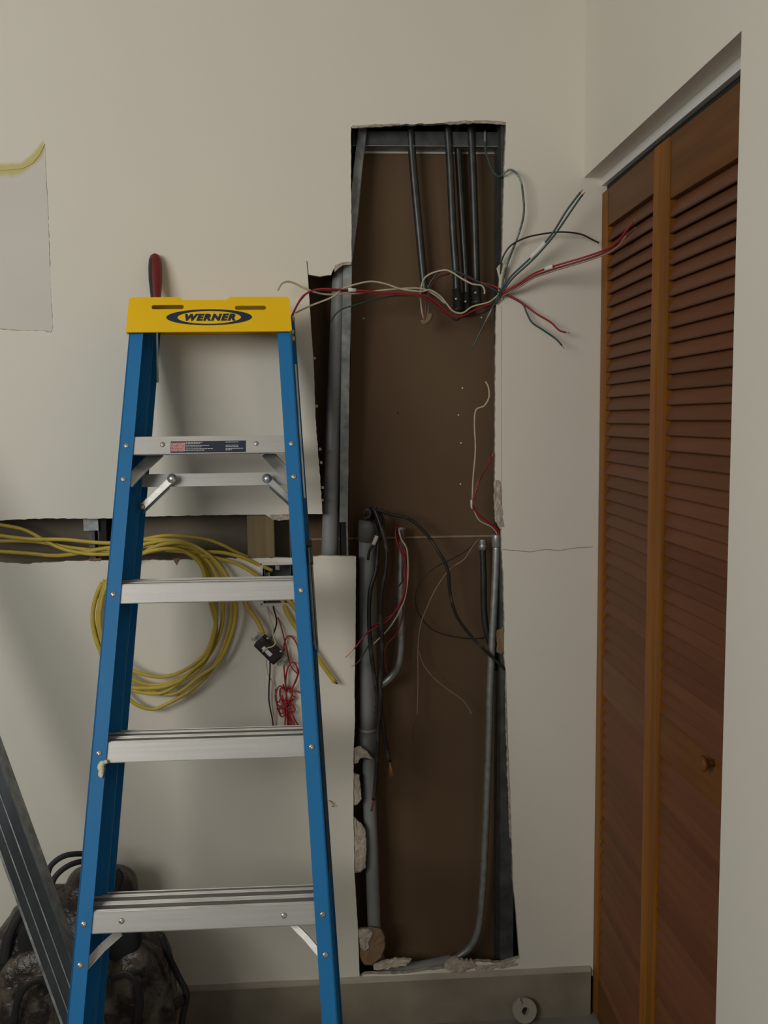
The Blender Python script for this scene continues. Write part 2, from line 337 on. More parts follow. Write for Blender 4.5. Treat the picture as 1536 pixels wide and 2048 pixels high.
chunk('torn_piece', [(945,1930),(980,1928),(1004,1926),(1038,1917),(1040,1930),(1000,1938),(950,1942)], -.0015, .010, M['gyp'], amp=1.2)
chunk('torn_piece', [(745,1935),(790,1925),(825,1926),(815,1938),(770,1946),(748,1947)], .012, .010, M['gyp'], amp=1.5)
chunk('torn_piece', [(668,531),(684,524),(704,523),(703,529),(690,530),(676,536),(669,544)], -.001, .006, M['gyp'], amp=1)
chunk('torn_piece', [(990,960),(1003,958),(1003,1010),(1006,1030),(1004,1048),(1009,1056),(1000,1058),(990,1042),(988,1000)], -.0018, .006, M['gyp'], amp=1.3)
chunk('torn_piece', [(702,251),(760,248),(800,247),(803,250),(760,254),(704,256)], -.0012, .005, M['gyp'], amp=.8)
chunk('torn_piece', [(880,244),(960,240),(1013,243),(1012,250),(985,247),(960,246),(900,249)], -.0012, .005, M['gyp'], amp=.8)
chunk('torn_piece', [(535,1029),(600,1027),(602,1032),(590,1037),(575,1040),(558,1042),(545,1040)], -.0015, .006, M['gyp'], amp=1)
chunk('torn_piece', [(345,1117),(362,1116),(356,1124),(353,1130),(349,1123)], -.002, .003, M['kraft'], amp=.8)
chunk('torn_piece', [(176,1117),(205,1117),(200,1122),(180,1122)], -.002, .003, M['kraft'], amp=.8)
for x, y in [(629,716),(633,812),(640,898),(642,925),(645,975),(644,1000)]:
    chunk('torn_piece', [(x-2,y-3),(x+3,y-2),(x+3,y+3),(x-2,y+3)], 0, .005, M['gyp'], amp=.8)
# joint compound rim round the box opening
chunk_rim = MB()
for a, b in (((520,1124),(590,1129)),((586,1124),(591,1212)),((520,1207),(590,1212)),((519,1126),(526,1210))):
    p = atY(a[0], a[1], W); q = atY(b[0], b[1], W); chunk_rim.box((p.x, W-.0012, q.z), (q.x, W+.004, p.z), .0008)
chunk_rim.build('plaster_rim', M['patch'], wall_back)
# loose paper scrap hanging at the hole's right edge
o = mk('paper_scrap', [atY(x, y, W-d) for x, y, d in [(997,531,.004),(1004,526,.006),(1012,529,.010),(1009,560,.016),(1004,600,.008),(995,592,.006),(998,558,.010),(993,537,.004)]]+
       [atY(x, y, W-d) for x, y, d in [(997,531,.0028),(1004,526,.0048),(1012,529,.0088),(1009,560,.0148),(1004,600,.0068),(995,592,.0048),(998,558,.0088),(993,537,.0028)]],
       [list(range(8)), list(range(15, 7, -1))]+[(i, (i+1) % 8, (i+1) % 8+8, i+8) for i in range(8)], M['wht'], wall_back)
tag(o, 'curled torn paper strip on the cut edge')
# ================================================================== CAVITY CONTENTS
def path(pts, ds, k=5):
    """pts traced in px, ds: offsets (m) from the wall face, negative = into the room, spread evenly over the points"""
    n = len(pts); out = []
    for i, (x, y) in enumerate(pts):
        t = i/(n-1)*(len(ds)-1); j = min(int(t), len(ds)-2); d = ds[j]+(ds[j+1]-ds[j])*(t-j); out.append(atY(x, y, W+d))
    return smooth_path(out, k) if k > 1 else out
# metal stud at the left of the opening (bent where it was cut)
t = thing('metal_stud', 'bent galvanised metal stud beside the grey pipe, left edge of the opening', 'stud')
mb = MB()
cen = [(727,246,.05),(716,340,.042),(707,440,.03),(695.5,532,.018),(692,700,.016),(690,850,.016),(688,1044,.016)]
L = [atY(x-9, y, W+d) for x, y, d in cen]; R = [atY(x+9, y, W+d) for x, y, d in cen]
vs = []
for a, b in zip(L, R): vs += [a, b, b+V((0, .0015, 0)), a+V((0, .0015, 0))]
mb.add(vs, [(i*4+k, i*4+(k+1) % 4, i*4+4+(k+1) % 4, i*4+4+k) for i in range(len(L)-1) for k in range(4)]+[(0,1,2,3),(24,25,26,27)])
mb.build('front_flange', M['galv'], t)
mb = MB(); vs = []
for b in R: vs += [b, b+V((-.0015, 0, 0)), b+V((-.0015, .06, 0)), b+V((0, .06, 0))]
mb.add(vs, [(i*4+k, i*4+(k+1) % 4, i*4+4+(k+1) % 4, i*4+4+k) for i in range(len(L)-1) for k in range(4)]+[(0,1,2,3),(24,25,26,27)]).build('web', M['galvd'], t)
recentre(t)
t = thing('metal_stud', 'short dark metal stud end below the bent stud, beside the grey pipe', 'stud')
a = atY(680, 1046, W+.018); b = atY(694, 1108, W+.018)
MB().box((a.x, W+.018, b.z-.05), (a.x+.002, W+.09, a.z+.02)).build('web', M['galvd'], t)
MB().box((a.x, W+.018, b.z-.05), (b.x, W+.0195, a.z)).build('front_flange', M['dark'], t); MB().box((b.x-.001, W+.017, b.z-.05), (b.x+.003, W+.030, a.z+.008)).build('lip', M['galv'], t); recentre(t)
# right stud
t = thing('metal_stud', 'tall dark galvanised stud along the right edge of the opening', 'stud')
a = atY(1002, 243, W+.0128); b = atY(1002, 1925, W+.0128)
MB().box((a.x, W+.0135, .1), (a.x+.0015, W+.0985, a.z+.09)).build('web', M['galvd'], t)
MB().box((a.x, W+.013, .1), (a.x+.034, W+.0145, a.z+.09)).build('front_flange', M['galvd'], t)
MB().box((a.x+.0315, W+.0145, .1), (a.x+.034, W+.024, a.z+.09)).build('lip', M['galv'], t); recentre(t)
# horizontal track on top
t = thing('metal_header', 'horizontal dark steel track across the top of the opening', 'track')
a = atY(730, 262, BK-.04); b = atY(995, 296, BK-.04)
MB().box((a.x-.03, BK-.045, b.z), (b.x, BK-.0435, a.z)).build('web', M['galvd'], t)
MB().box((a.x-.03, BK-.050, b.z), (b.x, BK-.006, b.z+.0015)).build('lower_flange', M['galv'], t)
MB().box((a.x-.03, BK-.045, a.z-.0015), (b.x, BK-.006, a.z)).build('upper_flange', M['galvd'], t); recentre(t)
# studs in the strip
t = thing('metal_bracket', 'small galvanised bracket in the wall slot left of the ladder', 'bracket')
a = atY(166, 1030, W+.02); b = atY(197, 1061, W+.02)
MB().box((a.x, W+.02, b.z), (b.x, W+.022, a.z)).build('plate', M['galv'], t)
a2 = atY(177, 1058, W+.03); b2 = atY(192, 1128, W+.03)
MB().box((a2.x, W+.03, b2.z), (b2.x, W+.06, a2.z)).build('leg', M['galvd'], t)
a3 = atY(197, 1035, W+.03); b3 = atY(216, 1128, W+.03); MB().box((a3.x, W+.028, b3.z-.02), (b3.x, W+.095, a3.z+.04)).build('side_plate', M['dark'], t); recentre(t)
a = atY(493, 1020, W+.016); b = atY(550, 1125, W+.016)
o = MB().box((a.x, W+.016, b.z+.006), (b.x, W+.054, a.z+.3), .002).build('wood_stud', M['pine']); tag(o, 'pale pine stud behind the wall slot, near the ladder', 'stud')
# PVC behind the left part
def pipe(name, label, cat, segs, group=None):
    t = thing(name, label, cat, group)
    for nm, pth, r, m in segs: MB().tube(pth, r, 20).build(nm, M[m], t)
    recentre(t); return t
pipe('pvc_pipe', 'grey plastic conduit rising behind the narrow cut beside the bent stud', 'pipe',
     [('tube', path([(684,500),(673,740),(665,930),(658,1140)], [.045,.045], 3), .0205, 'pvc')])
p0 = [(736,1068),(735.5,1160),(735.5,1300),(736,1462)]
t = pipe('pvc_pipe', 'thick grey plastic pipe with black couplings, left side of the lower opening', 'pipe', [
     ('tube', path(p0, [.045,.045], 3), .0225, 'pvc'),
     ('coupling', path([(738,1040),(738,1052),(737,1083)], [.045,.045], 1), .0262, 'pvcd'),
     ('ring', path([(736,1455),(736,1462)], [.045,.045], 1), .0243, 'pvc'),
     ('coupling', path([(736,1462),(737,1512)], [.045,.045], 1), .0258, 'pvcd'),
     ('lower_tube', path([(738,1510),(739,1600),(744,1720),(748,1840),(752,1900),(766,1934),(800,1940),(850,1934),(905,1922)], [.045,.04,.05,.055]), .0172, 'pvc')])
# print marks on the pipe
for y0, y1, x in ((1118,1122,745),(1132,1136,745),(1390,1396,748),(1402,1412,748),(1418,1424,748),(1430,1436,748)):
    a = atY(x-2, y0, W+.0265); b = atY(x+2, y1, W+.0265)
    mb = MB(); mb.box((a.x-t.location.x, W+.0285-t.location.y, b.z-t.location.z), (b.x-t.location.x, W+.034-t.location.y, a.z-t.location.z)); mb.build('print_mark', M['pvcd'], t)
# EMT conduits from above
def conn(t, p, q, r, m='emt'):
    """set-screw connector around segment p-q"""
    ax = (q-p); MB().lathe(p, ax, [(0, r), (ax.length*.8, r), (ax.length*.82, r*1.18), (ax.length*.92, r*1.18), (ax.length*.94, r*.9), (ax.length, r*.9)], 18).build('connector', M[m], t)
    c = p.lerp(q, .45)+V((-.004, -r, 0)); MB().lathe(c+V((0, .002, 0)), (0, -1, 0), [(0, .0034), (.004, .0034), (.005, .0026)], 12).build('set_screw', M['rivet'], t)
G = 'conduits coming down from the top of the opening'
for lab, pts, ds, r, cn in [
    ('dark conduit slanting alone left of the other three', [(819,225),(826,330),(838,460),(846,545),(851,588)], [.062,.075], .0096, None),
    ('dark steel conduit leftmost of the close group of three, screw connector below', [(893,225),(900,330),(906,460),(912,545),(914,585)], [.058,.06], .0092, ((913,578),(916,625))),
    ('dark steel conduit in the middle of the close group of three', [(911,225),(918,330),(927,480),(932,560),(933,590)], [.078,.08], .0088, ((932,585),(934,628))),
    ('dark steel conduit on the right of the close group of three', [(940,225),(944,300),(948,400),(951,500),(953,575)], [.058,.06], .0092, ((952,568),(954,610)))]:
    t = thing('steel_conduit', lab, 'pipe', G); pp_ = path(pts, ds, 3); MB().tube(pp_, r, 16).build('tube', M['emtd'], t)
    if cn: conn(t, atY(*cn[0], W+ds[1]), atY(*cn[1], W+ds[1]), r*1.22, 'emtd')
    recentre(t)
t = thing('steel_conduit', 'slender conduit with bushing that bends left behind the black cables', 'pipe')
MB().tube(path([(802,1075),(802,1180),(802,1290),(799,1322),(788,1348),(765,1368),(745,1376)], [.055,.055,.075]), .0092, 16).build('tube', M['emt'], t)
conn(t, atY(802, 1078, W+.055), atY(802, 1054, W+.055), .0105, 'emt'); recentre(t)
t = thing('steel_conduit', 'short thin conduit beside the tall one at the right edge', 'pipe')
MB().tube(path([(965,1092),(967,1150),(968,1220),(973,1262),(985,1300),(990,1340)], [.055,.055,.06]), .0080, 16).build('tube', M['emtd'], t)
a = atY(965, 1078, W+.055); b = atY(966, 1100, W+.055)
MB().lathe(a, b-a, [(0, .0085), (.003, .0115), (.006, .0085), (.009, .0115), (.012, .0085), (.015, .0115), (.027, .010)], 18).build('bushing', M['emt'], t); recentre(t)
t = thing('steel_conduit', 'tall galvanised conduit sweeping down to a bend at the bottom right', 'pipe')
MB().tube(path([(993,1090),(991,1150),(986,1250),(980,1380),(978,1460),(975,1560),(971,1668),(965,1780),(959,1845),(945,1888),(915,1915),(880,1926)], [.03,.03,.035,.06]), .0092, 16).build('tube', M['emt'], t)
a = atY(993.5, 1069, W+.03); b = atY(992.5, 1096, W+.03); MB().lathe(a, b-a, [(0, .0112), (.002, .0118), (.03, .0116), (.032, .0095)], 18).build('connector', M['emt'], t)
recentre(t)
# ================================================================== WIRES
def wire(name, label, pts, ds, r, m, cat='wire', group=None, tip=None, tape=[], k=5, tipmat='copper'):
    t = thing(name, label, cat, group); P = path(pts, ds, k)
    n = len(P)
    if tip:
        q = max(2, int(n*tip)); MB().tube(P[n-q-1:], r*.5, 6).build('bare_tip', M[tipmat], t); P2 = P[:n-q]
    else: P2 = P
    MB().tube(P2, r, 8).build('insulation', M[m], t)
    for a, b, rr in tape:
        s = P[int(n*a):max(int(n*b)+1, int(n*a)+2)]; MB().tube(s, rr, 10).build('marker_tape', M['tape'], t)
    recentre(t); return t
G1 = 'feeder cables drooping from the thick grey pipe'
wire('black_cable', 'thick black cable from the grey pipe ending in splayed copper strands', [(744,1050),(741,1024),(750,1015),(756,1054),(753,1135),(741,1179),(738,1235),(742,1304),(750,1360),(759,1404),(766,1447),(770,1480),(779,1523)], [.045,.02,.0,-.01,-.012,0], .0052, 'dusty', 'cable', G1)
t = thing('copper_strands', 'bare copper strands at the end of the black cable', 'wire')
for i, (dx, dy) in enumerate([(-1,34),(3,32),(6,33),(2,26),(5,22),(0,20)]):
    MB().tube(path([(779,1520),(780+dx*.4,1522+dy*.5),(781+dx,1522+dy)], [0,-.001], 3), .0011, 6).build('strand', M['copper'], t)
recentre(t)
wire('black_cable', 'thick black cable ending lowest with a thin reddish core', [(742,1050),(737,1026),(747,1018),(762,1054),(772,1094),(772,1135),(763,1185),(761,1235),(764,1272),(764,1320),(761,1360),(761,1413),(757,1450),(755,1500),(752,1550),(748,1592),(743,1622)], [.045,.0,-.012,-.018,-.02,-.01,-.01], .0050, 'dusty', 'cable', G1, tip=.05, tipmat='redd')
wire('black_cable', 'black cable arching right from the grey pipe to the right edge', [(740,1052),(737,1032),(742,1022),(753,1020),(787,1030),(819,1038),(850,1065),(875,1100),(895,1138),(900,1185),(912,1229),(937,1266),(969,1300),(1010,1338)], [.045,.02,.02,.0,.004,.012], .0040, 'dusty', 'cable', G1)
wire('black_cable', 'short black cable stub wrapped with white tape against the grey pipe', [(738,1050),(739,1040),(750,1048),(754,1068),(748,1086),(739,1102),(736,1120)], [.04,.005,.0,.002], .0032, 'black', 'cable', G1, tape=[(.52,.68,.0050)])
wire('black_cable', 'small black cable curl sticking out of the pipe mouth', [(745,1052),(750,1020),(757,1024),(766,1038),(766,1056),(760,1080)], [.045,.03,.03], .0035, 'dusty', 'cable', G1)
wire('black_cable', 'knotted black cable end in the pipe mouth', [(735,1050),(729,1030),(732,1020),(741,1022),(738,1034),(729,1036)], [.04,.02,.02], .0042, 'dusty', 'cable', G1)
# wires of the middle conduit
G2 = 'wires spilling from the bushed conduit'
wire('white_wire', 'cream wire leaving the slender bushed conduit downwards', [(803,1056),(798,1060),(803,1079),(814,1100),(816,1147),(812,1185),(806,1207),(794,1232),(775,1260),(747,1288)], [.055,.03,.02,.0,-.005], .0020, 'wht', group=G2)
wire('red_wire', 'red wire from the bushed conduit to its bare tip over the white wall', [(801,1056),(793,1054),(791,1066),(794,1085),(806,1116),(810,1154),(809,1179),(800,1207),(775,1241),(747,1257),(731,1269),(709,1297),(691,1315)], [.055,.03,.02,.0,-.012,-.016], .0021, 'red', group=G2, tip=.09)
wire('black_wire', 'thin black wire from the bushed conduit crossing the pipe', [(800,1056),(794,1062),(797,1085),(806,1116),(804,1147),(805,1162),(792,1182),(791,1226),(775,1254),(750,1272),(733,1297),(717,1324),(703,1333)], [.055,.03,.015,.0,-.01,-.012], .0019, 'black', group=G2, tip=.06)
wire('red_wire', 'red wire from the bushed conduit dropping behind the black cables', [(803,1058),(799,1066),(802,1080),(809,1100),(812,1135),(811,1172),(805,1198),(806,1226),(794,1266),(773,1291),(770,1320),(775,1346)], [.055,.03,.025,.02,.02], .0019, 'redd', group=G2)
wire('red_wire', 'second red wire twisted along the first below the bushed conduit', [(802,1058),(796,1070),(799,1088),(808,1112),(813,1150),(811,1180),(803,1206),(786,1228),(760,1244),(742,1256)], [.055,.03,.02,.005,.005], .0020, 'red', group=G2)
# thin wires from the short conduit
G3 = 'thin wires from the short conduit'
wire('tan_wire', 'thin tan wire hanging from the short conduit with a reddish tail', [(965,1079),(957,1079),(944,1094),(928,1119),(900,1138),(875,1172),(856,1210),(841,1251),(836,1297),(836,1366),(834,1429),(827,1454),(826,1482)], [.055,.03,.03,.04,.05], .0013, 'pink', group=G3, tip=.18, tipmat='redd')
wire('brown_wire', 'thin dark wire looping wide left from the short conduit', [(966,1079),(955,1080),(937,1098),(912,1114),(869,1136),(844,1160),(831,1191),(834,1219),(847,1241),(866,1260),(900,1272),(937,1277),(969,1276)], [.055,.04,.05,.06], .0014, 'black', group=G3)
wire('tan_wire', 'thin tan wire branching right to its free end in mid air', [(836,1290),(837,1300),(847,1329),(869,1357),(900,1382),(925,1400),(937,1416),(943,1427)], [.045,.045], .0013, 'pink', group=G3)
# wires rising from the tall conduit
G4 = 'wires rising from the tall conduit at the right edge'
wire('white_wire', 'cream wire rising from the tall conduit to a hooked end', [(995,1080),(995,1069),(984,1054),(959,1041),(948,1019),(945,1007),(946,960),(951,900),(949,850),(952,820),(968,812),(978,795),(977,775),(971,763)], [.03,.02,.0,-.01,-.01], .0020, 'wht', group=G4, tape=[(.34,.40,.0052)])
wire('red_wire', 'red wire rising from the tall conduit to a short free end', [(994,1080),(998,1066),(990,1054),(966,1037),(948,1018),(947,1002),(957,965),(972,935),(988,904)], [.03,.02,.0,0,.01], .0022, 'red', group=G4, tip=.04)
wire('red_wire', 'second red wire doubling the short red one above the white tape', [(993,1080),(993,1062),(970,1040),(951,1022),(946,1000),(953,970),(962,952),(974,932),(981,908)], [.03,.02,.0,0,.012], .0020, 'redd', group=G4)
# upper crossing wires
G5 = 'wires crossing the top of the opening'
wire('green_wire', 'green-grey wire arching out of the top right corner and down the wall', [(970,262),(971,300),(977,320),(984,340),(996,353),(1005,350),(1018,340),(1031,345),(1042,363),(1046,390),(1048,415),(1045,442),(1035,475),(1020,513),(1009,546),(1003,580)], [.06,.04,-.01,-.03,-.03,-.02,-.012], .0027, 'grn', group=G5)
wire('black_wire', 'thin black wire arching from the opening to the closet door', [(1001,575),(1001,545),(1003,524),(1009,508),(1023,490),(1053,475),(1091,467),(1124,464),(1160,468),(1184,479),(1198,486)], [-.004,-.015,-.03,-.035,-.045], .0020, 'black', group=G5)
wire('green_wire', 'upper of two taped dark green wires pointing up right', [(990,606),(998,590),(1004,578),(1023,552),(1061,516),(1086,490),(1108,462),(1132,423),(1155,392),(1166,379)], [-.006,-.03,-.08,-.12], .0023, 'teal', group=G5, tip=.08, tape=[(.44,.57,.0052)])
wire('green_wire', 'lower of two taped dark green wires pointing up right', [(992,608),(1000,592),(1007,580),(1027,555),(1064,521),(1089,494),(1112,466),(1138,428),(1160,396),(1170,385)], [-.006,-.03,-.08,-.12], .0023, 'teal', group=G5, tip=.08)
wire('red_wire', 'upper red wire reaching right across the closet door', [(998,592),(1009,583),(1037,567),(1064,549),(1091,538),(1119,529),(1173,513),(1209,500),(1232,486),(1254,460),(1271,438)], [-.006,-.06,-.17,-.29], .0023, 'red', group=G5, tip=.05, tape=[(.40,.455,.0050)])
wire('red_wire', 'lower red wire reaching right across the closet door', [(1000,594),(1011,585),(1039,570),(1066,553),(1093,543),(1121,534),(1174,518),(1211,504),(1238,486),(1259,467),(1271,455)], [-.006,-.06,-.17,-.29], .0023, 'redd', group=G5, tip=.04)
wire('white_wire', 'cream wire running under the two red wires to the closet door', [(998,597),(1012,588),(1040,574),(1066,557),(1093,547),(1121,538),(1174,522),(1211,508),(1236,493),(1252,472)], [-.004,-.055,-.165,-.28], .0016, 'pink', group=G5)
wire('red_wire', 'red wire falling right across the wall below the taped pair', [(915,545),(933,553),(955,563),(990,573),(1009,586),(1037,601),(1059,617),(1075,629),(1102,645),(1119,661),(1138,666)], [.02,-.01,-.02,-.03,-.04], .0021, 'red', group=G5, tip=.05)
wire('green_wire', 'dark green wire falling right to the lowest tip on the wall', [(856,580),(862,563),(880,543),(900,540),(927,549),(968,569),(993,582),(1015,591),(1045,608),(1053,625),(1064,645),(1086,660),(1113,679),(1128,697)], [.02,.0,-.012,-.02,-.04], .0022, 'teal', group=G5, tip=.04)
wire('white_wire', 'cream wire looping above the slanting conduit to a hooked tip', [(852,640),(846,632),(842,607),(841,584),(847,560),(860,548),(883,541),(899,542),(925,558),(945,568),(963,571),(969,580),(969,588)], [.05,.02,0,-.01,-.01], .0022, 'wht', group=G5)
wire('white_wire', 'long cream wire with a hump crossing in front of the bent stud', [(590,626),(620,612),(665,594),(685,578),(714,568),(743,563),(772,568),(802,578),(841,583),(860,580),(880,592),(893,607),(906,622),(925,626),(945,613),(978,604),(996,590)], [-.05,-.04,-.025,-.015,-.01,-.006], .0021, 'wht', group=G5)
wire('white_wire', 'cream wire whose hooked left tip stands above the ladder cap', [(890,607),(870,590),(841,577),(780,579),(720,586),(670,589),(640,587),(610,577),(590,567),(575,563),(563,568),(556,580)], [.0,-.02,-.04,-.07], .0022, 'wht', group=G5)
wire('red_wire', 'long red wire with a white printed label running to the ladder', [(588,745),(586,700),(583,655),(583,635),(600,600),(615,586),(640,578),(680,579),(703,580),(760,584),(840,589),(865,600),(890,620),(908,634),(925,632),(950,620),(985,606)], [-.075,-.075,-.07,-.05,-.03,-.01,0,-.004], .0022, 'red', group=G5, tape=[(.490,.512,.0044)])
wire('red_wire', 'second long red wire beside the labelled one at the ladder cap', [(585,690),(584,640),(592,615),(606,594),(622,582),(650,581),(700,583),(770,588),(838,592),(862,604),(888,624),(905,630)], [-.075,-.06,-.04,-.02,0], .0021, 'redd', group=G5)
wire('black_wire', 'thin dark wire drooping left in front of the tall grey conduit', [(858,598),(840,592),(790,592),(745,600),(710,610),(685,618),(670,630),(660,646)], [.02,.0,-.01,-.01], .0017, 'teal', group=G5)
wire('green_wire', 'thin green wire tail hanging below the right bundle', [(1000,588),(985,615),(970,645),(955,675),(945,697)], [0,0,.01], .0019, 'grn', group=G5)
wire('brown_wire', 'dark twisted wire in the bundle below the slanting conduit', [(900,547),(875,556),(860,576),(853,600),(850,640)], [.04,.03,.03], .0019, 'redd', group=G5)
wire('black_wire', 'dark straight wire in the bundle below the slanting conduit', [(856,570),(858,600),(856,625),(852,642)], [.05,.035,.03], .0024, 'pvcd' , group=G5)
wire('black_wire', 'dark wire in the bundle at the foot of the close conduits', [(845,590),(870,606),(895,628),(912,640),(925,634),(960,628),(990,612)], [.02,.01,.01], .0020, 'black', group=G5)
o = MB().tube(path([(862,628),(857,640),(848,645),(846,640)], [.03,.03], 3), .0062, 12).build('wire_nut', M['kraft']); tag(o, 'small brown taped wire end below the slanting conduit', 'connector')
# ================================================================== YELLOW CABLES
YG = 'yellow cables in the wall slot and coil'
def ycable(label, pts, ds, r=.0048, tip=False, flat=.62):
    t = thing('yellow_cable', label, 'cable', YG); P = path(pts, ds, 5)
    MB().tube(P, r, 10, flat=flat).build('jacket', M['ycab'], t)
    if tip:
        e = P[-1]; d = (P[-1]-P[-2]).normalized()
        for q, mm in ((-.002, 'wht'), (.0005, 'black'), (.0025, 'copper')):
            MB().tube([e-d*.01+V((q, 0, 0)), e+d*.006+V((q*1.5, -.001, 0))], .0014, 6).build('conductor', M[mm], t)
    recentre(t); return t
def arc(cx, cy, rx, ry, a0, a1, n, drift=0, rot_=0):
    out = []
    for i in range(n+1):
        a = math.radians(a0+(a1-a0)*i/n); x = math.cos(a)*(rx+drift*i/n); y = -math.sin(a)*(ry+drift*i/n)
        out.append((cx+x*math.cos(rot_)-y*math.sin(rot_), cy+x*math.sin(rot_)+y*math.cos(rot_)))
    return out
s1 = [(-60,1040),(0,1049),(50,1060),(95,1084),(130,1099),(180,1108),(240,1106)]
ycable('yellow cable starting highest at the left, coil loop around the outside bottom', s1+[(290,1088),(350,1081),(400,1098),(440,1140),(462,1200),(458,1260),(430,1330),(385,1378),(330,1410),(300,1418),(260,1400),(215,1340),(190,1262),(188,1210),(210,1160)], [.04,.03,-.012,-.022,-.028,-.03,-.02], .0046)
ycable('yellow cable second at the left, looping through the middle of the coil', [(-60,1062),(0,1071),(60,1078),(130,1079),(214,1086),(285,1080),(345,1082),(395,1102),(430,1145),(446,1205),(440,1265),(410,1320),(360,1358),(305,1370),(255,1352),(210,1300),(196,1240),(206,1180),(240,1120)], [.03,.02,-.015,-.03,-.034,-.03,-.02], .0047)
ycable('yellow cable third at the left, on the inner coil loop', [(-60,1086),(0,1082),(70,1083),(140,1095),(214,1103),(270,1110),(320,1092),(370,1093),(405,1118),(425,1165),(433,1215),(428,1262),(408,1310),(360,1345),(310,1353),(255,1335),(212,1288),(200,1235),(215,1170),(265,1115),(330,1098)], [.045,.03,-.01,-.025,-.038,-.04,-.02], .0046)
ycable('thick yellow cable lowest at the left, rising into the coil', [(-60,1100),(0,1103),(60,1107),(100,1111),(140,1109),(214,1096),(280,1092),(335,1096),(385,1110),(415,1150),(421,1205),(432,1260),(405,1330),(350,1366),(300,1376),(250,1368),(205,1310),(186,1250),(190,1200),(205,1165)], [.06,.045,-.008,-.03,-.042,-.036,-.02], .0052)
ycable('yellow cable on the outer right side of the coil', [(240,1135),(275,1112),(320,1090),(370,1086),(415,1108),(452,1150),(471,1205),(467,1255),(440,1320),(400,1352),(350,1388),(300,1383),(250,1372)], [-.02,-.035,-.045,-.04,-.02], .0044)
ycable('yellow cable bent down inside the coil, sharpest at bottom right', [(225,1150),(262,1118),(310,1100),(360,1100),(400,1128),(416,1180),(430,1220),(432,1250),(415,1310),(385,1340),(330,1384),(270,1382),(225,1360)], [-.02,-.045,-.052,-.045,-.02], .0044)
ycable('thin yellow cable arching highest above the coil and back into the wall', [(214,1100),(285,1079),(330,1071),(370,1073),(410,1078),(445,1090),(470,1103),(500,1116)], [0,-.01,0,.02], .0040)
ycable('yellow cable running right from the coil into the electrical box', [(330,1100),(380,1104),(425,1104),(450,1106),(485,1115),(515,1128),(545,1141)], [-.02,-.02,-.012,.01], .0044)
ycable('yellow cable running from the coil behind the middle step towards the box', [(400,1110),(440,1118),(470,1126),(500,1142),(520,1156)], [-.03,-.025,-.02], .0044)
ycable('thick yellow cable stub feeding the loose outlet', [(478,1170),(488,1200),(500,1222),(516,1244),(526,1268)], [-.01,-.025,-.035], .0060)
ycable('yellow cable hanging from the box to a cut end right of the ladder', [(556,1185),(566,1204),(578,1232),(597,1262),(620,1293),(645,1330),(670,1364)], [.02,-.01,-.02,-.02], .0056, True)
ycable('short yellow cable emerging above the one with the cut end', [(566,1190),(582,1206),(598,1226),(612,1240)], [.01,-.01,-.012], .0052)
# ================================================================== ELECTRICAL BOX, OUTLET, RED TANGLE
t = thing('electrical_box', 'grey metal electrical box set in the wall behind the middle step', 'box')
a = atY(528, 1131, W); b = atY(583, 1205, W)
mb = MB(); x0, x1, z0, z1 = a.x, b.x, b.z, a.z
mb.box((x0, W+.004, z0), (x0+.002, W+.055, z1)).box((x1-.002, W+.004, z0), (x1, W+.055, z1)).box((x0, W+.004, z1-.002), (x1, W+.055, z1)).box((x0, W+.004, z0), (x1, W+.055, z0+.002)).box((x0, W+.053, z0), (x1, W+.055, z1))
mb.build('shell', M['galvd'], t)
MB().box(((x0+x1)/2-.005, W+.002, z1-.012), ((x0+x1)/2+.005, W+.004, z1-.001), .0006).build('screw_tab', M['galv'], t)
MB().box((x0+.001, W+.02, z0+.01), (x0+.012, W+.05, z1-.02)).build('cable_clamp', M['emt'], t); recentre(t)
t = thing('outlet', 'loose black duplex outlet dangling on its wires below the electrical box', 'outlet')
c = atY(538, 1299, W-.035); ang = math.radians(-47)
RM = Matrix.Translation(c) @ Matrix.Rotation(ang*-1, 4, 'Y') @ Matrix.Rotation(.25, 4, 'X')
def put(mb, name, m, parent=t, T=RM):
    mb.v = [T @ v for v in mb.v]; return mb.build(name, m, parent)
put(MB().box((-.034, -.012, -.0165), (.034, .014, .0165), .004), 'body', M['hblk'])
put(MB().box((-.030, -.0135, -.013), (-.003, -.010, .013), .003).box((.003, -.0135, -.013), (.030, -.010, .013), .003), 'face_block', M['hblk'])
yk = MB().box((-.043, .003, -.006), (.043, .0045, .006))
for s in (-1, 1):
    yk.box((s*.041-.004, .003, -.013), (s*.041+.004, .0045, .013), .0006)
    for q in (-.011, .011):
        yk.tube([V((s*.043+.0045*math.cos(k*math.pi/4), .0037, q+.0045*math.sin(k*math.pi/4))) for k in range(9)], .0011, 6)
put(yk, 'mounting_strap', M['steel'])
put(MB().box((-.016, -.0146, -.005), (.012, -.0134, .005)), 'sticker', M['white_print'])
for x in (-.022, .022): put(MB().lathe((x, -.0, -.0165), (0, 0, -1), [(0, .0035), (.003, .0035), (.004, .002)], 10), 'terminal_screw', M['rivet'])
for x in (-.022, .022): put(MB().lathe((x, -.0, .0165), (0, 0, 1), [(0, .0035), (.003, .0035), (.004, .002)], 10), 'terminal_screw', M['rivet'])
recentre(t)
G6 = 'small wires of the electrical box'
wire('white_wire', 'cream wire from the box curling across the loose outlet', [(535,1195),(534,1212),(540,1236),(547,1256),(546,1270),(551,1285),(545,1293),(535,1296),(525,1304)], [.02,-.02,-.05,-.055,-.05], .0016, 'wht', group=G6)
wire('black_wire', 'black wire from the box to the loose outlet', [(545,1195),(547,1216),(553,1238),(551,1256),(544,1272),(540,1284)], [.02,-.02,-.045,-.045], .0020, 'black', group=G6)
